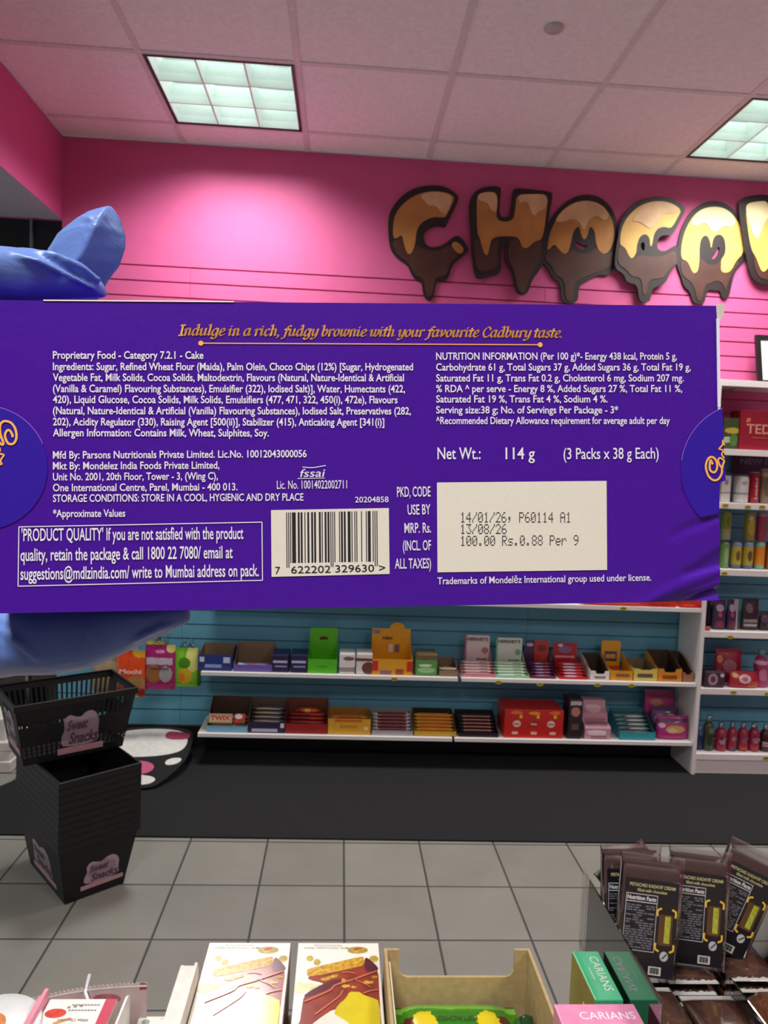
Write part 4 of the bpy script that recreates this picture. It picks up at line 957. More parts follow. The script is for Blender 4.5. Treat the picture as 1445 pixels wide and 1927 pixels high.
def flatpack(label, px0, px1, pyb, pyf, pyk, out, inn, nb, pb, blab, grp, **kw):
    t = tray(label, px0, px1, pyb, C_, pyf, pyk, out, inn, **kw)
    bars(t, nb, .0125, pb, blab, grp, step=.014); return t
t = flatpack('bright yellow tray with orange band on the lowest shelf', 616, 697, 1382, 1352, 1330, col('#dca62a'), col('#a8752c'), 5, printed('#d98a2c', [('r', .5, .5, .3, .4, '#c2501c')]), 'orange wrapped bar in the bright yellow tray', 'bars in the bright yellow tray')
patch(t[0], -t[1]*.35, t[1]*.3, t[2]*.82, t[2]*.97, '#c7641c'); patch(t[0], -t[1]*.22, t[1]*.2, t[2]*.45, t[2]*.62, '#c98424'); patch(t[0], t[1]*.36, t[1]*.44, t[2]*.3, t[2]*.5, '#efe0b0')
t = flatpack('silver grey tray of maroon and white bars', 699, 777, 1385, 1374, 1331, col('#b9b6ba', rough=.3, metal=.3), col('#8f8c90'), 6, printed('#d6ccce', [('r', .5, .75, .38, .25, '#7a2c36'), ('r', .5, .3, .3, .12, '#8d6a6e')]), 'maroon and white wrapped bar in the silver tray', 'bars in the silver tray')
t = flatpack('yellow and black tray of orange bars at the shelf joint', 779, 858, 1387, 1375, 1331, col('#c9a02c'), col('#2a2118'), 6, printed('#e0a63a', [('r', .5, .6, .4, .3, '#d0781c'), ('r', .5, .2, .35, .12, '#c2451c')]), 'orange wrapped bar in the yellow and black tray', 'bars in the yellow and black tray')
t = flatpack('black tray of salmon pink bars on the lowest shelf', 862, 938, 1387, 1378, 1334, col('#17131a', rough=.35), col('#1f1a1e'), 6, printed('#2a2226', [('r', .5, .55, .36, .32, '#c47a6c'), ('r', .5, .5, .3, .12, '#4a3a38')]), 'salmon and black wrapped bar in the black tray', 'bars in the black tray')
r = sbox('large bright red box with three pale oval logos', 947, 1059, 1390, C_, 1336, printed('#c91f1a', [('e', .2, .9, .1, .06, '#e8732a'), ('e', .5, .88, .1, .06, '#e8a02a'), ('e', .85, .9, .1, .06, '#e8732a')]), .17)
for i in (-1, 0, 1):
    o = MB().prism([(.020*math.cos(a*PI/10), .017*math.sin(a*PI/10)) for a in range(20)], (i*r[1]*.29, -.0005, r[2]*.50), (1, 0, 0), (0, 0, 1), (0, -1, 0), .0006).build('oval_logo', col('#b0141a' if i == 0 else '#e8cfc9', rough=.4), r[0])
    words(o, 'KitKat', i*r[1]*.29, r[2]*.46, .030, .011, '#f2e4de' if i == 0 else '#b0141a', y=-.0012)
    patch(r[0], i*r[1]*.32-.014, i*r[1]*.32+.016, r[2]*.13, r[2]*.22, '#e8b8a8'); patch(r[0], i*r[1]*.29+.012, i*r[1]*.29+.026, r[2]*.70, r[2]*.82, '#e8c02a')
r = sbox('slim black upright box with pink print beside the red box', 1067, 1094, 1390, C_, 1316, printed('#241a1e', [('e', .5, .68, .32, .12, '#c27a72'), ('r', .5, .9, .4, .05, '#c9c3c6'), ('r', .5, .3, .25, .08, '#6a4a4c')]), .10)
r = thing('display_box', 'pale pink stepped display box beside the slim black box', 'display box', (sum(ext(1099, 1149, 1391))/2, YI, C_)); w = ext(1099, 1149, 1391); w = (w[1]-w[0]-.003)/2
pm = printed('#c795a2', [('e', .5, .78, .3, .1, '#e0bcc6'), ('r', .5, .45, .4, .08, '#a87482'), ('e', .45, .2, .4, .08, '#e6c6cd')])
MB().prism([(0, .0005), (.15, .0005), (.15, .17), (.10, .17), (.085, .13), (.06, .115), (.05, .075), (.012, .068), (0, .055)], (w, 0, 0), (0, 1, 0), (0, 0, 1), (1, 0, 0), 2*w).build('carton', pm, r, bevel=.002)
patch(r, -w*.7, w*.6, .022, .040, '#e8d6da'); patch(r, -w*.5, w*.7, .006, .014, '#9a6a78')
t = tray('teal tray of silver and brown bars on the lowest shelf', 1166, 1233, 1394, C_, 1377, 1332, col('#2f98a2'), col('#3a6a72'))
bars(t, 6, .0135, printed('#8aa6aa', [('e', .4, .5, .3, .4, '#4a3428'), ('e', .6, .6, .25, .3, '#dfe6e6'), ('e', .2, .4, .15, .3, '#2a8a96')]), 'silver, brown and teal wrapped bar in the teal tray', 'bars in the teal tray', step=.021)

# soft bags: stand-up pouches
def pouch_mesh(w, h, d, mat, name='pouch'):
    m = MB(); n = 20; rings = []
    for z, s, t in ((0, .93, .5), (h*.03, .98, .85), (h*.15, 1, 1), (h*.45, .99, .95), (h*.7, .97, .65), (h*.86, .96, .25), (h*.92, .96, .06), (h, .97, .04)):
        rings.append([(w/2*s*math.copysign(abs(math.cos(2*PI*k/n))**.75, math.cos(2*PI*k/n)), -d/2*t*math.copysign(abs(math.sin(2*PI*k/n))**.8, math.sin(2*PI*k/n)), z) for k in range(n)])
    m.loft(rings); return m.mesh(name, mat)
def pouch(label, x, y, z, w, h, d, mat, rz=0, rx=0, ry=0, cat='bag', name='pouch'):
    o = bpy.data.objects.new(name, pouch_mesh(w, h, d, mat)); COL.objects.link(o); o.location = (x, y, z); o.rotation_euler = (rx, ry, rz)
    return tag(o, label, cat)
def pouch_px(label, px0, px1, pyb, pyt, Y, mat, base=None, d=.05, **kw):
    a, b_, c = onY(px0, pyb, Y), onY(px1, pyb, Y), onY((px0+px1)/2, pyt, Y); z = a[2] if base is None else base
    return pouch(label, (a[0]+b_[0])/2, Y, z, b_[0]-a[0], c[2]-z, d, mat, **kw)
MAG = printed('#b02a78', [('e', .55, .45, .3, .16, '#c9a05a'), ('e', .45, .4, .16, .1, '#d9bd8a'), ('r', .5, .8, .6, .08, '#5d2358'), ('e', .15, .6, .1, .1, '#e2c2d8')], bump=.3)
MAG2 = printed('#a52c70', [('e', .55, .55, .3, .14, '#8d4a6a'), ('r', .5, .2, .6, .06, '#d58ab4'), ('e', .4, .7, .2, .08, '#b8705c')], bump=.3)
pouch_px('magenta bag with biscuits printed on it lying at the shelf end', 1232, 1292, 1391, 1346, YI+.04, MAG, C_, .06)
pouch_px('dark purple bag standing behind the magenta biscuit bag', 1220, 1274, 1392, 1332, YI+.10, printed('#4d2a60', [('e', .3, .6, .2, .2, '#a5748a'), ('e', .7, .7, .15, .1, '#d0b48a')], bump=.3), C_, .05)
pouch_px('tall pink bag at the back of the lowest shelf end', 1206, 1264, 1392, 1297, YI+.165, MAG2, C_, .05)

# red flat boxes on the shelf below the carton
for a, b_, lab in ((1098, 1273, 'long flat red box on the shelf right under the carton'), (1275, 1331, 'short flat red box at the end of the shelf under the carton')):
    x0, x1 = ext(a, min(b_, 1329), 1142, SF+.006); r = thing('carton_box', lab, 'box', ((x0+x1)/2, SF+.006, ZA+.0005)); w = (min(x1, 1.803)-x0-.003)
    MB().box(-w/2, w/2, 0, .16, .0004, .062).build('body', col('#d5301c', rough=.4), r, bevel=.002)
    patch(r, -w*.4, w*.1, .008, .016, '#e2604c'); patch(r, w*.2, w*.42, .008, .02, '#b3241a')

# hanging pouches at the left end of the slatwall, each on its hook
HOOK = col('#b9bcc0', rough=.25, metal=.9)
def hung(label, px0, px1, pyb, pyt, Y, mat, d=.04, hook=True, **kw):
    o = pouch_px(label, px0, px1, pyb, pyt, Y, mat, None, d, **kw)
    zt = o.location.z+onY((px0+px1)/2, pyt, Y)[2]-o.location.z
    if hook:
        h_ = MB().tube([(0, WALLY-.002-Y, .014), (0, -.03, .012), (0, -.042, .024)], .0022, 8)
        tag(h_.build('slatwall_hook', HOOK, loc=(o.location.x, Y, zt)), 'thin metal hook in the blue wall over the '+' '.join(label.split(' ')[:2])+(' pouch' if 'pouch' not in label.split(' ')[:2] else ''), 'hook', 'pouch hooks')
        w_ = onY(px1, pyt, Y)[0]-onY(px0, pyt, Y)[0]
        MB().prism([(-w_*.3, -.006), (w_*.3, -.006), (w_*.3, .004), (w_*.1, .03), (-w_*.1, .03), (-w_*.3, .004)], (0, -.0004, zt-o.location.z), (1, 0, 0), (0, 0, 1), (0, -1, 0), .0006,
            holes=[[(-.009, .008), (-.009, .02), (.009, .02), (.009, .008)]]).build('hanger_strip', clear(clearness=.72), o)
    return o
hung('orange pouch with white lettering, hanging from a hook behind the baskets', 218, 273, 1310, 1224, 3.60, printed('#df4a1c', [('e', .7, .22, .36, .26, '#b07f4a'), ('e', .85, .95, .3, .1, '#d8a52c'), ('r', .5, .015, .6, .03, '#e8b83a'), ('e', .15, .3, .2, .1, '#e87850'), ('e', .9, .1, .12, .1, '#a01c1c')], bump=.3))
oo = bpy.data.objects['pouch']; 
for o in COL.objects:
    if o.get('label', '').startswith('orange pouch'):
        m = MB(); add_text(m, 'Mochi', (-.05, -.0205, .118), (1, 0, 0), (0, 0, 1), .105, .021, .03); m.build('lettering', col('#f6e2d6', rough=.5, noise=0), o)
o = hung('magenta pouch with a grey lettered band, hanging beside the orange pouch', 271, 330, 1296, 1213, 3.61, printed('#a31c68', [('r', .48, .64, .42, .075, '#bdb3bb'), ('e', .32, .36, .26, .2, '#a56c34'), ('e', .7, .36, .2, .18, '#a8a8a6'), ('r', .5, .08, .6, .06, '#c83a86'), ('e', .85, .93, .16, .1, '#e0d070'), ('e', .5, .85, .15, .04, '#d884b0')], bump=.3))
m = MB(); add_text(m, 'hawaii', (-.045, -.0207, .1), (1, 0, 0), (0, 0, 1), .09, .016, .02); m.build('lettering', col('#4a3d46', rough=.5, noise=0), o)
hung('lime green pouch with fruit print, hanging nearest the shelves', 326, 372, 1291, 1219, 3.62, printed('#79c22a', [('e', .5, .3, .28, .2, '#d8b428'), ('e', .35, .26, .14, .12, '#e0862a'), ('e', .8, .75, .3, .35, '#d9dc7a'), ('e', .45, .62, .25, .14, '#4a8a1e'), ('r', .5, .04, .6, .05, '#8ae04a')], bump=.3))
hung('dark green pouch hanging behind the lime green pouch', 340, 378, 1289, 1224, 3.70, printed('#3f8a22', [('e', .5, .4, .3, .2, '#6aa83a')], bump=.3))
hung('kraft brown pouch hanging behind the basket rim and glove', 174, 226, 1300, 1234, 3.68, printed('#8d7458', [('e', .5, .7, .4, .2, '#a58c6c')], bump=.3))
hung('yellow pouch peeping out behind the magenta pouch', 274, 312, 1290, 1206, 3.72, printed('#c2c23a', [('e', .5, .9, .4, .06, '#e2e26a')], bump=.3))

# ---- drinks shelving at the right
YG = SF+.03
def gx(px, py, Y=None): return onY(px, py, Y or YG)
def gbox(label, px0, px1, base, pyt, mat, depth=.10, cat='box', name='carton_box', Y=None, bevel=.002):
    Y = Y or YG; a, b_ = gx(px0, 1000, Y)[0], gx(px1, 1000, Y)[0]
    a = onY(px0, pyt, Y)[0]; b_ = onY(px1, pyt, Y)[0]; h = onY((px0+px1)/2, pyt, Y)[2]-base
    r = thing(name, label, cat, ((a+b_)/2, Y, base)); MB().box(-(b_-a)/2+.001, (b_-a)/2-.001, 0, depth, .0005, h).build('body', mat, r, bevel=bevel)
    return r, b_-a, h
def gcan(label, px0, px1, base, pyt, mat, Y=None, cat='can', name='drink_can', top='#b9bcc0', bottle=False, cap=None):
    Y = Y or YG+.035; a, b_ = onY(px0, pyt, Y)[0], onY(px1, pyt, Y)[0]; h = onY((px0+px1)/2, pyt, Y)[2]-base; R = (b_-a)/2-.0008
    r = thing(name, label, cat, ((a+b_)/2, Y, base))
    if bottle:
        hb_ = h*.83
        MB().lathe([(.001, .0006), (R*.9, .0006), (R, .006), (R, hb_*.35), (R*.9, hb_*.45), (R*.9, hb_*.55), (R, hb_*.66), (R*.98, hb_*.82), (R*.7, hb_*.93), (R*.42, hb_), (.001, hb_)]).build('body', mat, r)
        MB().lathe([(R*.42, 0), (R*.5, .001), (R*.5, h-hb_-.003), (R*.45, h-hb_), (.001, h-hb_)], (0, 0, hb_+.0003)).build('cap', cap or col('#d9dcdf', rough=.3), r)
    else:
        MB().lathe([(.001, .004), (R*.8, .004), (R*.84, .0006), (R*.9, .002), (R, .010), (R, h-.014), (R*.9, h-.005), (.001, h-.005)]).build('body', mat, r)
        MB().lathe([(R*.9, 0), (R*.92, .003), (R*.88, .0035), (R*.84, .001), (.001, .001)], (0, 0, h-.0045)).build('lid', col(top, rough=.25, metal=.8), r)
    return r, R, h
Z1, Z2, Z3, Z4, Z5, Z6 = (z+.0005 for z in (1.641, 1.378, 1.047, .735, .446, .111))
gbox('dark green and yellow carton at the end of the second shelf from the top', 1362, 1392, Z1, 787, printed('#3a4a26', [('e', .6, .6, .5, .1, '#b3a13a'), ('e', .3, .3, .3, .1, '#a7b89a'), ('e', .7, .3, .25, .2, '#4f7a3a')]))
r = gbox('dark red box with large pale letters beside the green carton', 1394, 1470, Z1, 773, printed('#8d1c2c', [('e', .2, .75, .06, .06, '#c96a5c')]))
words(r[0], 'TED', -.005, r[2]*.42, r[1]*.62, .045, '#cf8a74', y=-.0012)
MB().box(-.0365, .0365, -.0011, -.0006, r[2]*.3, r[2]*.33).build('print_panel', col('#b04a44'), r[0])
# NEW ITEM card on the back wall of the third shelf
a, b_ = onY(1381, 850, 3.76), onY(1381, 892, 3.76)
s_ = thing('shelf_sign', 'dark purple sign reading NEW ITEM behind the white cans', 'sign', (a[0]+.16, 3.765, b_[2]))
MB().box(-.16, .16, 0, .004, 0, a[2]-b_[2]).build('board', col('#2a1434', rough=.4), s_, bevel=.001)
words(s_, 'NEW ITEM', .0, .055, .24, .030, '#7a6484', y=-.0008)
gbox('white square pack beside the carton end, under the dark sign', 1359, 1377, Z2, 895, printed('#c9c6c4', [('r', .5, .35, .6, .03, '#8f8c8c'), ('e', .5, .75, .2, .1, '#8a8a92')]))
gcan('tall white can beside the red can on the third shelf', 1382, 1409, Z2, 895, printed('#cfccca', [('r', .5, .35, .6, .03, '#8a8888'), ('e', .5, .75, .2, .08, '#9a98a4')]))
rc = gcan('tall red can with white vertical lettering on the third shelf', 1411, 1430, Z2, 888, col('#a3182a', rough=.3, coat=.3))
m = MB(); add_text(m, 'Loaded', (.004, -rc[1]-.0006, rc[2]*.14), (0, 0, 1), (-1, 0, 0), rc[2]*.66, .012, .02); m.build('lettering', col('#e6c6c6', noise=0), rc[0])
gcan('tan can beside the red can at the edge of the frame', 1432, 1450, Z2, 882, printed('#8d7c66', [('e', .5, .5, .3, .3, '#6a5f4c'), ('r', .5, .85, .5, .06, '#b5a68c')]))
tops = {}
for px0, px1, c, sh, lab in ((1356, 1373, '#6e9a58', [('e', .5, .5, .25, .3, '#93b984')], 'light green can in the lower tier, beside the carton'), (1376, 1396, '#b8a83a', [('e', .5, .5, .22, .2, '#6a5a1e'), ('r', .5, .05, .6, .1, '#5c6c84'), ('r', .5, .95, .6, .1, '#7c94b4')], 'yellow can in the lower tier, next to the light green can'), (1398, 1418, '#b3a238', [('e', .5, .5, .22, .2, '#5a4a1a'), ('r', .5, .05, .6, .1, '#5c6c84'), ('r', .5, .95, .6, .1, '#7c94b4')], 'yellow can in the lower tier, next to the orange can'), (1421, 1440, '#e08a1c', [('r', .5, .06, .6, .1, '#7fb59a'), ('r', .5, .95, .6, .1, '#8ac4a6')], 'orange can in the lower tier'), (1442, 1462, '#a5642c', [('r', .5, .5, .3, .4, '#c98a4c')], 'brown can in the lower tier at the edge of the frame')):
    k = gcan(lab, px0, px1, Z3, 1019, printed(c, sh, wobble=.01)); tops[px0] = k
zt = Z3+max(k[2] for k in tops.values())+.0006
for px0, px1, src, c, sh, lab in ((1357, 1379, 1356, '#8a9a2c', [('r', .5, .2, .6, .2, '#a7ab86'), ('e', .5, .7, .25, .2, '#6f8020')], 'olive green can stacked on the light green can'), (1403, 1424, 1398, '#9a8f34', [('e', .5, .5, .35, .3, '#c2b23c'), ('e', .4, .8, .2, .1, '#c9c7a4')], 'mottled yellow can stacked on the yellow can'), (1427, 1449, 1421, '#a83a58', [('e', .8, .6, .2, .1, '#3f8a4c'), ('r', .5, .95, .6, .08, '#9a8488')], 'pink can stacked on the orange can')):
    h = onY(px0, 963, YG+.035)[2]-zt; lx = tops[src][0].location.x; R = tops[src][1]*.98
    r = thing('drink_can', lab, 'can', (lx, YG+.035, zt))
    MB().lathe([(.001, .004), (R*.8, .004), (R*.84, .0006), (R*.9, .002), (R, .010), (R, h-.014), (R*.9, h-.005), (.001, h-.005)]).build('body', printed(c, sh, wobble=.01), r)
    MB().lathe([(R*.9, 0), (R*.92, .003), (R*.88, .0035), (R*.84, .001), (.001, .001)], (0, 0, h-.0045)).build('lid', col('#b9bcc0', rough=.25, metal=.8), r)
for px0, px1, pyt, Y, c, sh, lab in ((1327, 1345, 1117, YG+.11, '#2a2030', [('e', .5, .7, .3, .1, '#6a4a5c')], 'black pouch behind the purple pouches on the dark shelf'), (1338, 1362, 1128, YG+.03, '#3a2648', [('e', .5, .72, .3, .12, '#b7b0c9'), ('e', .5, .5, .15, .08, '#c2486c'), ('e', .5, .2, .3, .1, '#8a2440')], 'dark purple pouch with red spot beside the carton corner'), (1364, 1382, 1128, YG+.03, '#372444', [('e', .5, .72, .3, .12, '#b7b0c9'), ('e', .5, .5, .18, .08, '#b2405c'), ('e', .5, .2, .3, .1, '#7a2038')], 'dark purple pouch touching the white strip pack'), (1392, 1424, 1127, YG+.04, '#2a2024', [('e', .4, .7, .2, .15, '#7a6a6c'), ('r', .5, .3, .4, .05, '#9a9090'), ('r', .5, .16, .4, .04, '#b0a6a6')], 'black pouch with grey lettering on the dark shelf'), (1426, 1452, 1150, YG+.04, '#2c2430', [('e', .4, .6, .3, .2, '#5a4a5c'), ('e', .7, .3, .2, .1, '#8a8084')], 'short dark pouch at the edge of the frame')):
    pouch_px(lab, px0, px1, 1190, pyt, Y, printed(c, sh, bump=.3), Z4, .036)
gbox('narrow white strip pack standing between the dark pouches', 1382, 1391, Z4, 1128, col('#b5aeb0', rough=.4), .03, 'pack', 'strip_pack', YG+.02)
gbox('small red sweet box at the foot of the dark pouches', 1328, 1337, Z4, 1180, col('#c9524c', rough=.4), .012, 'box', 'sweet_box', SF+.004)
gbox('flat dark purple pack with white emblem beside the upright panel', 1327, 1366, Z5, 1263, printed('#3a2034', [('e', .4, .5, .24, .36, '#a88a9c'), ('e', .4, .5, .12, .2, '#5a3a4c'), ('e', .85, .75, .1, .12, '#cfc4cc')]), .06, 'pack', 'sweet_pack', SF+.012, .008)
RED = printed('#a01d34', [('e', .5, .5, .25, .2, '#b0707a'), ('e', .15, .7, .1, .12, '#d9885c'), ('e', .8, .2, .25, .15, '#b8482c')], bump=.3)
pouch_px('red pouch standing at the back with a round grey emblem', 1341, 1392, 1290, 1221, YG+.11, RED, Z5, .05)
pouch_px('red pouch standing in front with a pale round emblem', 1368, 1424, 1300, 1262, SF+.040, printed('#a81c34', [('e', .5, .55, .2, .26, '#d0b4b8'), ('e', .5, .55, .1, .14, '#b0606c'), ('e', .2, .75, .1, .14, '#e2b070'), ('e', .8, .2, .22, .2, '#b8552c')], bump=.3), Z5, .05)
gcan('pink bottle with grey cap at the edge of the red pouch shelf', 1421, 1446, Z5, 1222, printed('#b0346c', [('e', .5, .4, .3, .2, '#d07a9c'), ('r', .5, .8, .6, .06, '#d8b8c8')]), bottle=True, name='drink_bottle', cat='bottle', cap=col('#7d9096', rough=.4))
CAPC = clear('#dfeef0', clearness=.55)
for px0, px1, pyt, c, sh, lab in ((1312, 1324, 1366, '#1f3560', [('r', .5, .85, .6, .1, '#3a5a90')], 'navy blue bottle beside the upright panel, lowest shelf'), (1325, 1345, 1346, '#3c4f34', [('e', .5, .4, .3, .2, '#2a3524'), ('e', .6, .7, .3, .1, '#6a8264')], 'dark green bottle with tall cap, lowest shelf'), (1347, 1368, 1360, '#a82a48', [('e', .5, .45, .28, .14, '#a8889c'), ('e', .4, .55, .14, .07, '#5a2a48')], 'raspberry red bottle beside the dark green bottle'), (1370, 1388, 1360, '#a02c46', [('e', .7, .1, .6, .16, '#33405f', .6), ('e', .5, .55, .25, .1, '#b9788c')], 'red and blue bottle between two raspberry bottles'), (1390, 1409, 1360, '#a52a44', [('e', .5, .5, .3, .12, '#8a5a70'), ('r', .5, .15, .5, .08, '#b8402c')], 'raspberry red bottle, next but one from the green bottle'), (1410, 1430, 1361, '#9c2440', [('e', .5, .5, .3, .12, '#a07890'), ('r', .5, .2, .5, .1, '#b03438')], 'crimson bottle touching the dark maroon bottle'), (1432, 1450, 1364, '#4a1c28', [('r', .5, .4, .4, .05, '#b9a4a8'), ('r', .5, .28, .4, .04, '#b9a4a8')], 'dark maroon bottle with white stripes at the frame edge')):
    gcan(lab, px0, px1, Z6, pyt, printed(c, sh, wobble=.02), bottle=True, name='drink_bottle', cat='bottle', cap=CAPC, Y=YG+.03)
# framed notice on the top shelf
a, b_ = onY(1416, 624, 3.66), onY(1431, 715, 3.66)
fr = thing('picture_frame', 'black picture frame with white print leaning back on the top drinks shelf', 'picture frame', (2.075+.14, 3.655, 1.9765)); fr.rotation_euler = (-.22, 0, 0)
fw, fh = .14, .262
m = MB()
for bxx in ((-fw, fw, 0, .024), (-fw, fw, fh-.024, fh), (-fw, -fw+.026, .024, fh-.024), (fw-.026, fw, .024, fh-.024)): m.box(bxx[0], bxx[1], 0, .014, bxx[2], bxx[3])
m.build('frame', col('#171414', rough=.35), fr, bevel=.001)
MB().box(-fw+.026, fw-.026, .006, .010, .024, fh-.024).build('print', col('#e9ecea', rough=.4), fr)
MB().box(-fw+.002, fw-.002, .0142, .016, .004, fh-.004).build('backing', KRAFT, fr)

# =================================================================== SHOPPING BASKETS
BLK = col('#121213', rough=.55, noise=.1, spec=.35)
BHX, BHY, RHX, RHY, BHZ = .100, .166, .136, .203, .222
def wallpt(side, s, z):
    """point on the basket's sloping side: s in -1..1 along it, z 0..1 up it"""
    hx, hy = BHX+(RHX-BHX)*z, BHY+(RHY-BHY)*z
    return {'x+': (hx, s*hy), 'x-': (-hx, -s*hy), 'y+': (-s*hx, hy), 'y-': (s*hx, -hy)}[side]+(z*BHZ,)
def panel(m, side, s0, s1, z0, z1, t=.0022):
    n = {'x+': (1, 0), 'x-': (-1, 0), 'y+': (0, 1), 'y-': (0, -1)}[side]
    a = [wallpt(side, s0, z0), wallpt(side, s1, z0), wallpt(side, s1, z1), wallpt(side, s0, z1)]
    b_ = [(p[0]-n[0]*t, p[1]-n[1]*t, p[2]) for p in a]
    m.hexa(a, b_)
def basket(label, loc, rz, slots=True, rim_only=False):
    r = thing('shopping_basket', label, 'shopping basket', loc, rz, 'stacked shopping baskets')
    m = MB()
    if not rim_only: m.box(-BHX, BHX, -BHY, BHY, 0, .003)
    for side in ('x+', 'x-', 'y+', 'y-'):
        z_lo = .62 if rim_only else 0.
        if not slots:
            panel(m, side, -1, 1, z_lo, .96); continue
        ns = 22 if side[0] == 'x' else 14
        panel(m, side, -1, 1, 0, .12); panel(m, side, -1, 1, .30, .62); panel(m, side, -1, 1, .88, .96)
        for k in range(ns+1):                                # upright bars between the slots
            c = -1+2*k/ns; w_ = .42/ns
            for z0, z1 in ((.12, .17), (.185, .235), (.25, .30)): panel(m, side, max(-1, c-w_), min(1, c+w_), z0, z1)
            if abs(c) < .5 or side[0] == 'x': panel(m, side, max(-1, c-w_), min(1, c+w_), .62, .88)
        panel(m, side, -1, 1, .17, .185); panel(m, side, -1, 1, .235, .25)
        if side[0] == 'y': panel(m, side, -1, -.5, .62, .88); panel(m, side, .5, 1, .62, .88)
    m.build('body', BLK, r)
    m = MB(); L = .0035
    pr = [(0, -.0225), (L, -.0225), (L, -.001), (L-.002, 0), (-.0035, 0), (-.0035, -.003), (0, -.003)]
    rings = []
    for sx, sy in ((1, -1), (1, 1), (-1, 1), (-1, -1), (1, -1)):
        rings.append([(sx*(RHX+p[0]), sy*(RHY+p[0]), BHZ+p[1]) for p in pr])
    m.loft(rings, cap=False, sm=False); m.build('rim', BLK, r)
    return r
def decal(r, side, s0, s1, z0, z1):
    """cloud-shaped shop sticker with two lines of script over a pink band"""
    n = np.array({'x+': (1, 0, -.16), 'x-': (-1, 0, -.16), 'y+': (0, 1, -.16), 'y-': (0, -1, -.16)}[side]); n = n/np.linalg.norm(n)
    P = lambda u, v: np.array(wallpt(side, s0+(s1-s0)*u, z0+(z1-z0)*v))
    o = P(0, 0); U = P(1, 0)-o; V = P(0, 1)-o; wu, wv = np.linalg.norm(U), np.linalg.norm(V); U /= wu; V /= wv
    C = smooth_poly([(.02, .16), (.98, .16), (.94, .5), (.98, .75), (.86, .98), (.66, 1.0), (.5, .86), (.38, .9), (.2, .98), (.08, .8), (.12, .6), (.03, .45)], 2)
    MB().prism([(x*wu, y*wv) for x, y in C], o+n*.0012, U, V, n, .0006).build('sticker', printed('#a38c98', [('e', .5, .5, .4, .4, '#8c7684')], wobble=.08), r)
    MB().prism([(x*wu, y*wv) for x, y in ((-.06, 0), (1.08, 0), (1.08, .15), (-.06, .15))], o+n*.0016, U, V, n, .0008).build('sticker_band', col('#b58a90', rough=.5), r)
    m = MB()
    add_text(m, 'Sweet', o+n*.0022+U*.16*wu+V*.58*wv, U, V, .5*wu, .24*wv, .03, .2)
    add_text(m, 'Snacks', o+n*.0022+U*.2*wu+V*.24*wv, U, V, .72*wu, .26*wv, .03, .2)
    m.build('sticker_lettering', col('#4f3a48', rough=.5), r)
SC, SRZ, STEP, NB = (-.892, 2.612), math.atan2(.646, .763), .0238, 10
names = ['bottom shopping basket of the nested stack, with the lower pink sticker', 'second black basket from the floor in the nested stack', 'third black basket from the floor in the nested stack', 'fourth black basket from the floor in the nested stack', 'fifth black basket from the floor in the nested stack', 'sixth black basket from the floor in the nested stack', 'seventh black basket from the floor in the nested stack', 'eighth black basket from the floor in the nested stack', 'ninth black basket from the floor in the nested stack', 'uppermost nested black basket, open under the one lying across it']
b0 = basket(names[0], (SC[0], SC[1], .0005), SRZ, slots=False)
decal(b0, 'y-', -.42, .80, .14, .60); decal(b0, 'x-', -.55, .55, .12, .66)
b1 = basket(names[1], (SC[0], SC[1], .0005+STEP), SRZ, slots=False)
for k in range(2, NB): dup(b1, (SC[0], SC[1], .0005+STEP*k), names[k])
ztop = .0005+STEP*(NB-1)+BHZ
bt = basket('black slotted shopping basket lying crosswise on top of the stack', (-.952, 2.670, ztop+.001), math.radians(35.6-90), slots=True)
decal(bt, 'x+', -.30, .50, .07, .74)
decal(bt, 'y-', -.6, .75, .15, .8)

# =================================================================== THINGS BESIDE THE BASKETS
m = MB()
for x0, x1, y0, y1, z0, z1 in ((-1.80, -1.478, 3.44, 3.66, .0005, .055), (-1.80, -1.486, 3.448, 3.65, .055, .10), (-1.80, -1.482, 3.444, 3.655, .10, .145), (-1.80, -1.515, 3.46, 3.64, .145, .25)): m.box(x0, x1, y0, y1, z0, z1)
tag(m.build('stone_plinth', col('#d6d2c8', rough=.9, noise=.12, nscale=18, bump=1., bscale=40), bevel=.006), 'white rough stone plinth on the floor behind the baskets', 'plinth')
# plain fluffy floor mat propped against the skirting
mp = [onZ(x, y, .02) for x, y in ((300, 1440),)]
mo = thing('door_mat', 'white and pink shaped mat with black border, propped behind the baskets', 'mat', (-.80, 3.36, .0345)); mo.rotation_euler = (math.radians(14), 0, 0)
MB().prism(smooth_poly([(-.24, -.06), (-.16, -.09), (.0, -.10), (.05, -.04), (.09, .04), (.12, .12), (.12, .26), (.10, .36), (-.10, .38), (-.30, .34), (-.34, .18), (-.30, .05)], 2), (0, 0, .008), (1, 0, 0), (0, 1, 0), (0, 0, 1), .008).build('backing', col('#151516', rough=.95, bump=.5, bscale=500), mo)
MB().prism(smooth_poly([(-.28, .12), (-.1, .12), (.02, .14), (.09, .18), (.10, .26), (.06, .34), (-.1, .355), (-.26, .32), (-.31, .2)], 2), (0, 0, .0105), (1, 0, 0), (0, 1, 0), (0, 0, 1), .0025).build('pile_field', col('#d9d6d0', rough=.95, bump=.5, bscale=500), mo)
MB().prism(smooth_poly([(-.22, -.04), (-.12, -.07), (-.02, -.08), (.02, -.04), (-.02, -.01), (-.2, .0)], 2), (0, 0, .0105), (1, 0, 0), (0, 1, 0), (0, 0, 1), .0025).build('pile_field', col('#d9d6d0', rough=.95, bump=.5, bscale=500), mo)
MB().prism(smooth_poly([(.04, .06), (.09, .08), (.10, .12), (.05, .12), (.02, .09)], 2), (0, 0, .0105), (1, 0, 0), (0, 1, 0), (0, 0, 1), .0025).build('pile_field', col('#d9d6d0', rough=.95, bump=.5, bscale=500), mo)
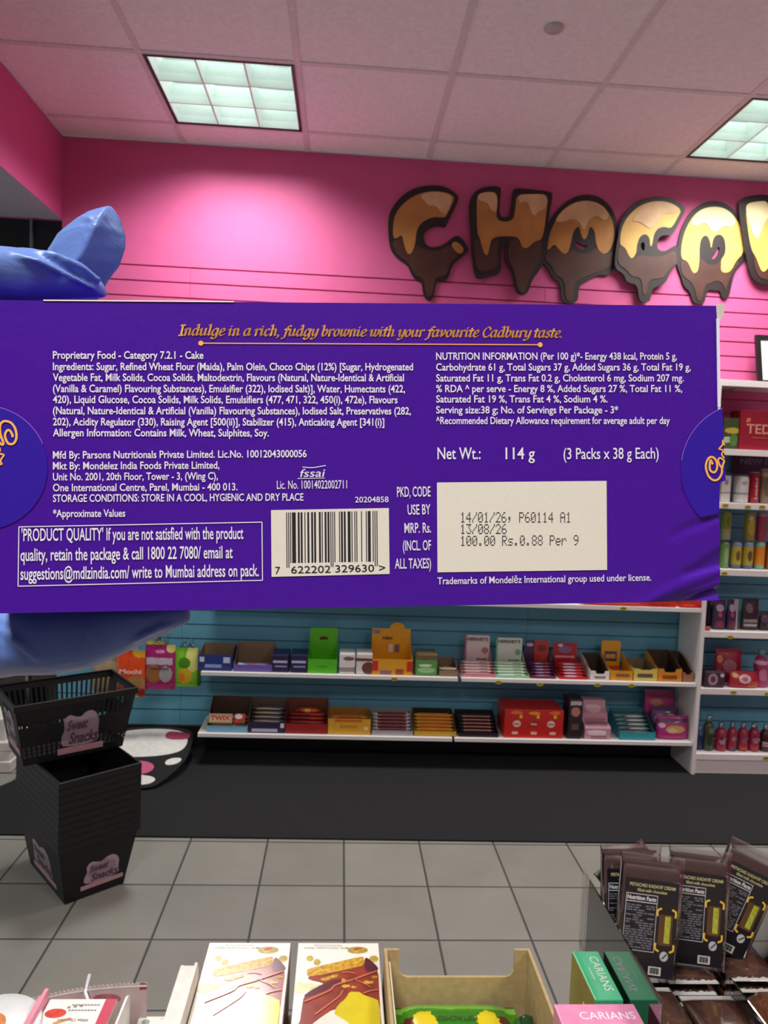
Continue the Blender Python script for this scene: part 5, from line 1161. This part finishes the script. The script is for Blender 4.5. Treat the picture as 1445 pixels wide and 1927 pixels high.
MB().prism([(-.09+.075*math.cos(a*PI/12), .04+.05*math.sin(a*PI/12)) for a in range(24)], (0, 0, .0125), (1, 0, 0), (0, 1, 0), (0, 0, 1), .004).build('pink_patch', col('#c25a7c', rough=.95, bump=.5, bscale=500), mo)
MB().prism(smooth_poly([(-.02, .27), (.04, .26), (.10, .27), (.10, .315), (.03, .325), (-.02, .33)], 2), (0, 0, .0125), (1, 0, 0), (0, 1, 0), (0, 0, 1), .004).build('pink_patch', col('#a63a5c', rough=.95, bump=.5, bscale=500), mo)

# =================================================================== THE COUNTER IN FRONT AND WHAT STANDS ON IT
CT = .90
ct = thing('sales_counter', 'pale wooden sales counter under the goods at the bottom of the picture', 'counter', (0, .45, 0))
MB().box(-1.1, 1.3, -.28, .322, CT-.03, CT).build('worktop', col('#a8926f', rough=.5, noise=.15, nscale=20), ct, bevel=.002)
MB().box(-1.06, 1.26, -.26, .28, .0005, CT-.03).build('cabinet', col('#d8d4d0', rough=.5), ct)
def cbox(name, label, cat, x0, x1, y0, y1, z0, z1, mat, bevel=.0008, group=None):
    r = thing(name, label, cat, ((x0+x1)/2, y0, z0), group=group)
    MB().box(-(x1-x0)/2, (x1-x0)/2, 0, y1-y0, .0003, z1-z0).build('carton', mat, r, bevel=bevel); return r
# --- two piles of chocolate boxes in a white tray
WHB = col('#f1eee4', rough=.28, coat=.5, noise=.01); SIDEB = col('#c9bfb0', rough=.5)
ZT = .980
def k4(p): return (540+p[0]/7.225, 1760+p[1]/7.225)
cx_r = (-.0280+.0590)/2; LB, BWD = .165, .0868
def top_poly(poly, it=1):
    out = []
    for p in poly:
        q = onZ(*k4(p), ZT); out.append((q[0]-cx_r, q[1]-.609))
    return smooth_poly(out, it) if it else out
def clipx(pl_, h): return [(max(-h, min(h, x)), max(.001, min(LB-.001, y))) for x, y in pl_]
BRN = col('#8e3520', rough=.22, coat=.5, noise=.2, nscale=60); BRD = col('#5c1f28', rough=.22, coat=.5, noise=.1); YEL = col('#d8c410', rough=.22, coat=.5, noise=.08, nscale=40); GLD = col('#c99a18', rough=.3, coat=.4, noise=.35, nscale=260); CRE = col('#ecdfd2', rough=.25, coat=.5); SWL = col('#c9745a', rough=.25, coat=.5); NUT = col('#b9a33c', rough=.3, coat=.4, noise=.3, nscale=120)
def choc_box(label, x, z, top):
    r = thing('chocolate_box', label, 'chocolate box', (x, .609, z), group='boxes of filled chocolate')
    h = BWD/2
    MB().box(-h, h, 0, LB, .0003, .0192).build('carton', WHB, r, bevel=.0006)
    MB().box(h, h+.0004, .001, LB-.001, .002, .0185).build('side_print', col('#7a5a4c', rough=.4, noise=.3, nscale=50), r)
    if not top: return r
    Z = .0193
    def lay(name, poly, mat, n, it=1): MB().prism(clipx(top_poly(poly, it), h-.0006), (0, 0, Z+.00018*n), (1, 0, 0), (0, 1, 0), (0, 0, 1), .00018*n+.0002).build(name, mat, r)
    lay('printed_chocolate', [(280,555),(420,545),(700,485),(1045,402),(1060,295),(1110,310),(1240,430),(1260,900),(1300,1400),(0,1400),(170,1207),(200,1000),(230,810),(380,740),(490,670),(490,640),(300,600)], BRN, 1)
    lay('printed_crumb', [(268,490),(290,450),(640,370),(1010,285),(1048,300),(1052,402),(900,442),(700,482),(400,548),(278,552)], GLD, 2)
    lay('printed_shade', [(235,800),(480,660),(640,600),(770,595),(650,675),(420,785),(240,845)], BRD, 2)
    lay('printed_shade', [(1060,300),(1110,315),(1235,425),(1240,470),(1130,490),(1050,470)], BRD, 2)
    lay('printed_cream', [(200,1400),(330,1215),(480,1100),(640,1000),(700,1030),(720,1110),(880,1215),(900,1400)], CRE, 2)
    lay('printed_cone', [(640,1040),(700,940),(800,860),(850,765),(920,770),(990,770),(1040,812),(1160,850),(1262,895),(1275,1400),(980,1400),(880,1210),(720,1115),(650,1075)], YEL, 3)
    for e in ((960, 198, 140, 48), (410, 360, 48, 42), (312, 310, 48, 36), (1180, 315, 62, 46)):
        lay('printed_nut', [(e[0]+e[2]*math.cos(a*PI/8), e[1]+e[3]*math.sin(a*PI/8)) for a in range(16)], NUT, 1, 0)
    lay('printed_nut', [(890,190),(950,165),(1030,165),(1000,185),(930,205)], col('#b8452c', rough=.3), 2)
    lay('printed_nut', [(130,630),(300,640),(380,665),(480,655),(380,720),(240,770),(100,780)], col('#e9dfae', rough=.3, noise=.2, nscale=90), 2)
    lay('printed_crumb', [(430,590),(560,560),(690,520),(700,560),(600,590),(500,625)], GLD, 3)
    for q in ((800, 690, 60, 30), (905, 705, 40, 20), (1100, 640, 80, 30), (1190, 565, 40, 22), (770, 620, 30, 40)): lay('printed_crumb', [(q[0]+q[2]*math.cos(a*PI/5), q[1]+q[3]*math.sin(a*PI/5)*(1 if a % 2 else .5)) for a in range(10)], GLD, 3, 0)
    m2 = MB()
    for ln, wd in (([(235,905),(480,800),(600,740),(660,680),(880,610),(1215,490)], .0018), ([(380,1080),(640,890),(720,820),(760,750)], .0014), ([(1040,790),(1130,760),(1235,740)], .0016), ([(740,510),(840,505),(930,525)], .0012), ([(900,600),(1030,650),(1140,710)], .0010)):
        ribbon(m2, clipx(top_poly(ln, 0), h-.0006), lambda p: (p[0], p[1], Z+.0009), wd)
    m2.build('printed_swirl', SWL, r)
    m3 = MB()
    for body, yy, cp, x0_, wd in (('With Pistachio and Kunafa', .1575, .0022, .024, .030), ('Milk Chocolate filled', .1535, .0026, .031, .047)): add_text(m3, body, (x0_-.020, LB-(.165-yy)+.0035, Z+.0004), (-1, 0, 0), (0, -1, 0), wd, cp, .01)
    m3.build('lettering', col('#a5a29a', rough=.4), r)
    return r
for xx, which in ((-.0795, 'left'), (cx_r, 'right')):
    other = 'beside the white tray wall' if which == 'left' else 'beside the kraft tray'
    for k, w_ in enumerate(('lowest', 'second lowest', 'second from the top', 'topmost')):
        choc_box(f'white chocolate box, {w_} of the pile {other}', xx, CT+.0005+.0199*k, k == 3)
wt = thing('display_tray', 'white cardboard display tray holding the two piles of chocolate boxes', 'tray', (-.038, .60, CT))
WCB = col('#e7e3da', rough=.7)
m = MB()
prof = [(0, .0), (.118, 0), (.118, .090), (.112, .100), (0, .100)]
m.prism(prof, (-.0862, 0, .0005), (0, 1, 0), (0, 0, 1), (1, 0, 0), .0025); m.prism([(0, 0), (.106, 0), (.106, .096), (.108, .1), (0, .1)], (-.0985, 0, .0005), (0, 1, 0), (0, 0, 1), (1, 0, 0), .0025)
m.box(-.1014, -.0858, -.001, .106, .0985, .1014)
m.build('side_wall', WCB, wt)
m = MB(); m.box(.1003, .1018, 0, .125, .0005, .098); m.box(.1042, .1057, 0, .120, .0005, .096); m.build('side_wall', col('#cfc4ae', rough=.8), wt)
# --- kraft tray with green packs
kt = thing('display_tray', 'kraft cardboard tray with a notched back wall, holding green packs', 'tray', (.1385, .56, CT+.0005))
KR = col('#b39b6e', rough=.85, noise=.08, nscale=120); h = .0735; Zk = .0995; YB = .172
nt_ = [(-h, 0), (h, 0), (h, Zk), (h-.0135, Zk), (h-.0135, .077), (h-.017, .0715), (h-.022, .070), (-h+.022, .070), (-h+.017, .0715), (-h+.0125, .077), (-h+.0125, Zk), (-h, Zk)]
MB().prism(nt_, (0, YB, 0), (1, 0, 0), (0, 0, 1), (0, -1, 0), .003).build('back_wall', KR, kt)
for sx in (-1, 1): MB().box(min(sx*h, sx*(h+.003)), max(sx*h, sx*(h+.003)), 0, YB+.003, 0, Zk).build('side_wall', KR, kt)
MB().box(-h, h, 0, YB, 0, .002).build('base', KR, kt)
gp = printed('#3c8a1c', [('r', .5, .62, .28, .18, '#2f7a1a'), ('r', .5, .92, .6, .06, '#7cc24a'), ('e', .12, .45, .13, .28, '#5a2416'), ('e', .86, .45, .13, .28, '#5a2416'), ('e', .24, .62, .10, .2, '#e0c81c'), ('e', .74, .62, .10, .2, '#e0c81c'), ('e', .14, .2, .12, .22, '#c9a064'), ('e', .85, .2, .12, .22, '#c9a064')], rough=.2, coat=.5, axes='XY', wobble=.06, wscale=9)
for k, w_ in enumerate(('lowest', 'middle', 'topmost')):
    o = pillow('green_pack', .126, .078, .0155, gp); o.location = (.1355, .687, CT+.0030+.0162*k)
    tag(o, f'shiny green pack with brown and yellow print, {w_} in the kraft tray', 'pack', 'green packs in the kraft tray')
    if k == 2:
        m = MB(); add_text(m, 'PISTACHIO', (.020, .016, .01605), (-1, 0, 0), (0, -1, 0), .04, .006, .02); m.build('lettering', col('#1f4a14', noise=0), o)
o = pillow('green_pack', .050, .020, .060, printed('#1f4a24', [('e', .5, .6, .3, .3, '#2f6a34')], rough=.2, coat=.4)); o.rotation_euler = (0, 0, PI/2); o.location = (.2015+.0002, .69, CT+.003)
tag(o, 'small dark green pack squeezed in the corner of the kraft tray', 'pack')
# --- pink and green boxes lettered CARIANS
GRN = col('#4cc48c', rough=.35, coat=.2); OLV = col('#9a8f28', rough=.4); PNK = col('#e58cb4', rough=.35, coat=.2)
g = cbox('carton_box', 'mint green box lettered in white, behind the pink box', 'box', .259, .2865, .660, .731, CT+.0005, 1.0, GRN)
MB().box(-.0142, -.0138, .001, .070, .001, .0985).build('side_panel_print', OLV, g)
MB().box(-.0146, -.0142, .006, .030, .030, .075).build('barcode', col('#e3e0d2', rough=.5), g)
m = MB()
for k in range(9): m.box(-.0148, -.0146, .008+k*.0024, .0092+k*.0024, .034, .071)
m.build('barcode_bars', INK, g)
m = MB(); add_text(m, 'CARIANS', (.0005, .062, .0998), (0, -1, 0), (1, 0, 0), .050, .0085, .005); m.box(-.0050, -.0044, .028, .046, .0996, .0998); m.build('lettering', col('#e9f6ee', noise=0), g)
p_ = cbox('carton_box', 'pink box lettered in white, in front of the mint green box', 'box', .209, .2825, .560, .629, CT+.0005, 1.02, PNK)
m = MB(); add_text(m, 'CARIANS', (-.018, .050, .1198), (1, 0, 0), (0, 1, 0), .050, .0085, .005); m.box(-.001, .020, .0435, .0441, .1196, .1198); m.build('lettering', col('#fbe9f2', noise=0), p_)
# --- clear bin with packs of filled chocolate
ACR = clear('#ffffff', rough=.03, clearness=.93, gloss=1.6)
bn = thing('acrylic_bin', 'clear acrylic bin of wrapped chocolates at the end of the counter', 'bin', (.40, .589, CT+.0005))
for nm, bx_ in (('side_wall', (-.1105, -.1085, 0, .209, .0, .15)), ('side_wall', (.150, .152, 0, .209, 0, .15)), ('back_wall', (-.1085, .150, .207, .209, 0, .13)), ('divider', (.0075, .0095, .002, .110, .002, .099)), ('base', (-.1085, .150, 0, .207, 0, .002))):
    MB().box(*bx_).build(nm, ACR, bn, bevel=.0003)
CHB = col('#4a2a20', rough=.3, coat=.4, noise=.15); FILM = clear('#f4f0ee', rough=.16, clearness=.80, gloss=1.2); LBK = col('#14131a', rough=.35, coat=.2, noise=.05)
def choco_pack(label, loc, rot, full=True, grp='wrapped chocolates in the clear bin'):
    """wrapped filled-chocolate slab, base at its lower edge, printed label towards -y"""
    r = thing('wrapped_chocolate', label, 'chocolate', loc, group=grp); r.rotation_euler = rot
    MB().box(-.0285, .0285, -.004, .004, .004, .111).build('chocolate_slab', CHB, r, bevel=.003)
    m = MB(); n = 14; rings = []
    for z, s, t in ((-.004, 1, .03), (.002, 1, .08), (.006, 1, .9), (.06, 1, 1), (.108, 1, .9), (.112, 1, .1), (.119, 1.02, .03)):
        rings.append([(.0325*s*math.copysign(abs(math.cos(2*PI*k/n))**.4, math.cos(2*PI*k/n)), .0056*t*math.copysign(abs(math.sin(2*PI*k/n))**.6, math.sin(2*PI*k/n)), z+.004) for k in range(n)])
    m.loft(rings); m.build('film', FILM, r)
    if not full: return r
    lab = MB().prism(smooth_poly([(-.027, .006), (.027, .006), (.027, .100), (-.027, .100)], 0), (0, -.0062, 0), (1, 0, 0), (0, 0, 1), (0, -1, 0), .0005).build('label', LBK, r, bevel=0)
    y = -.0064; YG_ = col('#c9c48a', noise=0); WTX = col('#d7d5d8', noise=0); GRY = col('#6e6e78', noise=0)
    m = MB(); add_text(m, 'PISTACHIO KADAYIF CREAM', (-.023, y, .0925), (1, 0, 0), (0, 0, 1), .046, .0032, .01); add_text(m, 'filled milk chocolate', (-.015, y, .0878), (1, 0, 0), (0, 0, 1), .030, .0028, .01); m.build('label_title', YG_, lab)
    m = MB(); add_text(m, 'Nutrition Facts', (-.0245, y, .0795), (1, 0, 0), (0, 0, 1), .029, .0038, .03)
    for a_, b_, c_, d_ in ((-.0258, .006, .0848, .0853), (-.0258, .006, .0772, .0778), (-.0258, -.0254, .030, .085), (.0056, .006, .030, .085), (-.0258, .006, .030, .0304)): m.box(a_, b_, y, y+.0003, c_, d_)
    m.build('label_table', WTX, lab)
    m = MB()
    rr = random.Random(3)
    for k in range(18):
        x = -.0245
        while x < .003:
            w_ = rr.uniform(.002, .007)
            if rr.random() < .75: m.box(x, min(x+w_, .004), y, y+.0003, .074-k*.0024-.0007, .074-k*.0024+.0005)
            x += w_+.0012
    m.build('label_small_print', GRY, lab)
    m = MB().prism([(.0105, .038), (.0215, .038), (.0228, .040), (.0228, .066), (.0215, .068), (.0105, .068), (.0092, .066), (.0092, .040)], (0, y+.0001, 0), (1, 0, 0), (0, 0, 1), (0, -1, 0), .0002); m.build('picture_bar', col('#5a3c20', noise=.2), lab)
    MB().box(.0150, .0205, y-.0002, y+.0001, .0405, .0665).build('picture_filling', col('#a9ac38', noise=.25, nscale=300), lab)
    m = MB()
    for sx, sz in ((-1, 1), (1, 1), (-1, -1), (1, -1)):
        c = np.array((.016+sx*.0090, .053+sz*.0185)); ribbon(m, [c+np.array((0., -sz*.0055)), c, c+np.array((-sx*.0038, sz*.0024))], lambda p: (p[0], y-.0003, p[1]), .0019)
    m.build('picture_corner', col('#e2b83a', noise=0), lab)
    m = MB().prism([(.0165+.0042*math.cos(a*PI/9), .0275+.0048*math.sin(a*PI/9)) for a in range(18)], (0, y, 0), (1, 0, 0), (0, 0, 1), (0, -1, 0), .0002); m.build('round_mark', col('#b8b8ba', noise=.1), lab)
    m = MB(); ribbon(m, [(.0145, .0255), (.0160, .0268), (.0192, .0305)], lambda p: (p[0], y-.0003, p[1]), .0011); m.build('mark_tick', LBK, lab)
    MB().box(.002, .0145, y-.0001, y+.0002, .0085, .0165).build('barcode', col('#d3cfc4', noise=0), lab)
    m = MB()
    for k in range(11): m.box(.0032+k*.0009, .0036+k*.0009+(k % 3)*.0002, y-.0003, y-.0001, .0098, .0158)
    m.build('barcode_bars', INK, lab)
    return r
# flat ones underneath, then the upright ones
lay_z = CT+.0032
def flat_pack(label, x, y, z, rz, grp): 
    return tag(pillow('wrapped_chocolate', .094, .058, .0118, CHFL, .006), label, 'chocolate', grp), x, y, z, rz
CHFL = printed('#3c241c', [('e', .5, .5, .42, .3, '#4c3026'), ('r', .03, .5, .04, .6, '#b8b2b0'), ('r', .97, .5, .04, .6, '#b8b2b0')], rough=.15, coat=.8, axes='XY')
for x, y, n, what in ((.3225, .652, 7, 'brown film wrapped chocolate lying in the front stack by the clear side wall'), (.3815, .640, 7, 'brown film wrapped chocolate lying in the front stack by the clear divider'), (.3225, .758, 6, 'brown film wrapped chocolate lying under the upright packs by the side wall'), (.387, .756, 6, 'brown film wrapped chocolate lying under the middle upright packs'), (.455, .760, 6, 'brown film wrapped chocolate lying under the tilted pack')):
    for k in range(n):
        o, X, Y, Z, rz = flat_pack(what, x, y, lay_z+k*.0124, 0, what.split(' lying ')[1])
        o.rotation_euler = (0, 0, PI/2 if (y < .7 and x < .35) or y > .7 and False else 0)
        if y < .7: o.rotation_euler = (0, 0, PI/2)
        if y > .7: o.rotation_euler = (0, 0, PI/2); o.scale = (.74, .98, 1)
        o.location = (X+(.0006 if k % 2 else -.0006), Y, Z)
Zf, Zb = lay_z+7*.0124+.002, lay_z+6*.0124+.002
choco_pack('front upright wrapped chocolate with black nutrition label, nearest the side wall', (.3245, .7045, Zf-.004), (math.radians(-9), math.radians(4), math.radians(-6)))
choco_pack('wrapped chocolate mostly hidden behind the front upright one', (.3268, .742, Zb), (math.radians(-7), math.radians(-1), math.radians(-3)))
choco_pack('upright wrapped chocolate in the middle of the clear bin', (.3920, .735, Zb-.001), (math.radians(-9), math.radians(3), math.radians(-8)))
choco_pack('wrapped chocolate leaning over to one side at the end of the bin', (.4290, .762, Zb-.001), (math.radians(-8), math.radians(22), math.radians(-12)))
choco_pack('wrapped chocolate poking up askew behind all the others', (.396, .770, Zb+.001), (math.radians(-4), math.radians(-38), 0), full=True)
# brown pouches in the next compartment
BP = printed('#6a3c28', [('e', .5, .5, .26, .28, '#2a1a18'), ('e', .5, .5, .2, .2, '#3a2620')], rough=.2, coat=.6, axes='XY', bump=.4)
for k in range(2):
    o = pillow('sweet_bag', .125, .095, .044, BP, .008); o.rotation_euler = (0, 0, PI/2*0+.0); o.location = (.4782, .65, CT+.0035+k*.0445); o.scale = (1, 1, 1)
    tag(o, ('upper' if k else 'lower')+' brown glossy bag with a dark round emblem in the next bin compartment', 'bag')
# --- things at the other end: tub, pink box, hook with pouch
tb = thing('round_tub', 'white round tub with an orange spot on its lid, cut by the frame', 'tub', (-.302, .670, CT+.0005))
MB().lathe([(.001, 0), (.036, 0), (.0385, .003), (.040, .058), (.001, .058)], n=36).build('body', col('#e6e9e8', rough=.3), tb)
MB().lathe([(.0412, 0), (.0418, .001), (.0418, .0095), (.040, .0112), (.001, .0112)], (0, 0, .0583), n=36).build('lid', col('#e3e8e7', rough=.3), tb)
MB().prism(smooth_poly([(-.03, -.02), (.0, -.018), (.010, -.004), (.004, .012), (-.012, .016), (-.03, .01)], 2), (.003, 0, .0702), (1, 0, 0), (0, 1, 0), (0, 0, 1), .0006).build('lid_print', col('#d98a4a', rough=.4, noise=.2, nscale=90), tb)
pb_ = cbox('chocolate_box', 'white box with pink sides and raspberry print beside the white tub', 'box', -.2655, -.2005, .612, .7095, CT+.0005, .965, col('#f0ece6', rough=.35, coat=.2))
MB().box(.0215, .0322, .001, .0965, .0643, .0648).build('red_stripe', col('#c22a48', rough=.35), pb_)
MB().prism([(.020*.5*math.cos(a*PI/9)-.020, .078+.006*math.sin(a*PI/9)) for a in range(18)], (0, 0, .0649), (1, 0, 0), (0, 1, 0), (0, 0, 1), .0006).build('printed_raspberry', col('#d23a2c', rough=.35, noise=.25, nscale=300), pb_)
MB().prism([(-.018, .066), (-.004, .073), (-.002, .0705), (-.016, .063)], (0, 0, .0649), (1, 0, 0), (0, 1, 0), (0, 0, 1), .0006).build('printed_biscuit', col('#c9934a', rough=.4), pb_)
MB().prism([(-.030, .0), (.02, .0), (.02, .048), (.006, .052), (-.012, .046), (-.03, .040)], (0, 0, .0648), (1, 0, 0), (0, 1, 0), (0, 0, 1), .0005).build('pink_field', col('#e59aae', rough=.35), pb_)
m = MB()
for body, y_, x_, w_, cp in (('Raspberry', .060, .008, .017, .0032), ('White Chocolate', .067, .014, .029, .0034), ('the best of both', .081, .017, .028, .0026), ('fine and fruity', .088, .018, .024, .0024)):
    if body in ('Raspberry', 'White Chocolate'): add_text(m, body, (x_, y_+cp, .0652), (-1, 0, 0), (0, -1, 0), w_, cp, .01)
    else:
        for q in range(9): m.box(x_-q*.0030-.0022, x_-q*.0030, y_, y_+.0012, .0650, .0652)
for q in range(3): m.add([(-.010+q*.0055+.0016*math.cos(a*PI/5), .0855+.0014*math.sin(a*PI/5)+.001*q, .0651) for a in range(10)], [tuple(range(10))])
m.build('lettering', col('#8a8680', rough=.5, noise=0), pb_)
pw = tag(MB().box(-.0035, 0, .001, .0965, .0005, .076).box(-.0060, -.0035, .004, .090, .0005, .074).build('box_flap', col('#e592a6', rough=.4), loc=(-.2664, .612, CT+.0003)), 'pink cardboard flap standing along the raspberry box', 'flap')
wf = tag(MB().prism([(0, 0), (.095, 0), (.095, .070), (.088, .074), (0, .074)], (0, 0, 0), (0, 1, 0), (0, 0, 1), (1, 0, 0), .002).build('box_flap', col('#ece9e4', rough=.4), loc=(-.1880, .612, CT+.0005)), 'white cardboard flap standing between the raspberry box and small white box', 'flap')
sw = cbox('carton_box', 'small low white box between the raspberry box and the white tray', 'box', -.1845, -.1440, .64, .731, CT+.0005, .930, col('#eeebe2', rough=.4))
m = MB(); add_text(m, 'Chocolate', (.012, .088, .0297), (-1, 0, 0), (0, -1, 0), .010, .002, .0); m.build('lettering', col('#a5a19a', noise=0), sw)
MB().prism([(-.012+.004*math.cos(a*PI/8), .083+.0035*math.sin(a*PI/8)) for a in range(16)], (0, 0, .0299), (1, 0, 0), (0, 1, 0), (0, 0, 1), .0006).build('printed_motif', col('#8d9a8c', rough=.4, noise=.2), sw)
# pouch with a zig-zag top hung on a white peg
pg = tag(MB().tube([(0, 0, 0), (0, 0, .055)]+[tuple(onY(*q)-np.array([-.2290, .7145, CT+.0004])) for q in ((161, 1868, .722), (163, 1856, .735), (168, 1836, .76))], [.0016]*4+[.0020], 8).lathe([(.001, 0), (.012, 0), (.012, .002), (.001, .002)], (0, 0, 0)).build('peg_hook', col('#e9eaec', rough=.25), loc=(-.2290, .7145, CT+.0004)), 'white wire peg sticking up behind the raspberry box', 'hook')
r = thing('pouch', 'pale pink pouch with zigzag top edge hanging behind the raspberry box', 'pouch', (-.2365, .7285, CT-.017))
ed = []
for k in range(57):
    u = k/56; x = -.0595+.119*u; ed.append((x, .0665+.0175*u+.004*math.sin(u*PI)+(.0009 if k % 2 else -.0009)))
m = MB().prism([(-.058, .0185), (.056, .0185), (.0595, .05), (.0595, .075)]+ed[::-1]+[(-.0595, .05)], (0, 0, 0), (1, 0, 0), (0, 0, 1), (0, -1, 0), .0012)
m.build('front_sheet', col('#b9a2a2', rough=.25, coat=.3, alpha=1.), r)
m = MB(); ribbon(m, [(x, z-.0015) for x, z in ed[::2]], lambda p: (p[0], -.0004, p[1]), .0022, 1); m.build('crimp', col('#d9cfcd', rough=.4), r)
MB().prism([(.052, .077), (.0592, .078), (.0592, .0835), (.053, .0845)], (0, -.0003, 0), (1, 0, 0), (0, 0, 1), (0, -1, 0), .0004).build('red_corner', col('#8d2a3c', rough=.4), r)
MB().prism([(.020+.014*math.cos(a*PI/8), .068+.005*math.sin(a*PI/8)) for a in range(16)], (0, -.0003, 0), (1, 0, 0), (0, 0, 1), (0, -1, 0), .0004).build('print_spot', col('#a5606a', rough=.4, noise=.3), r)
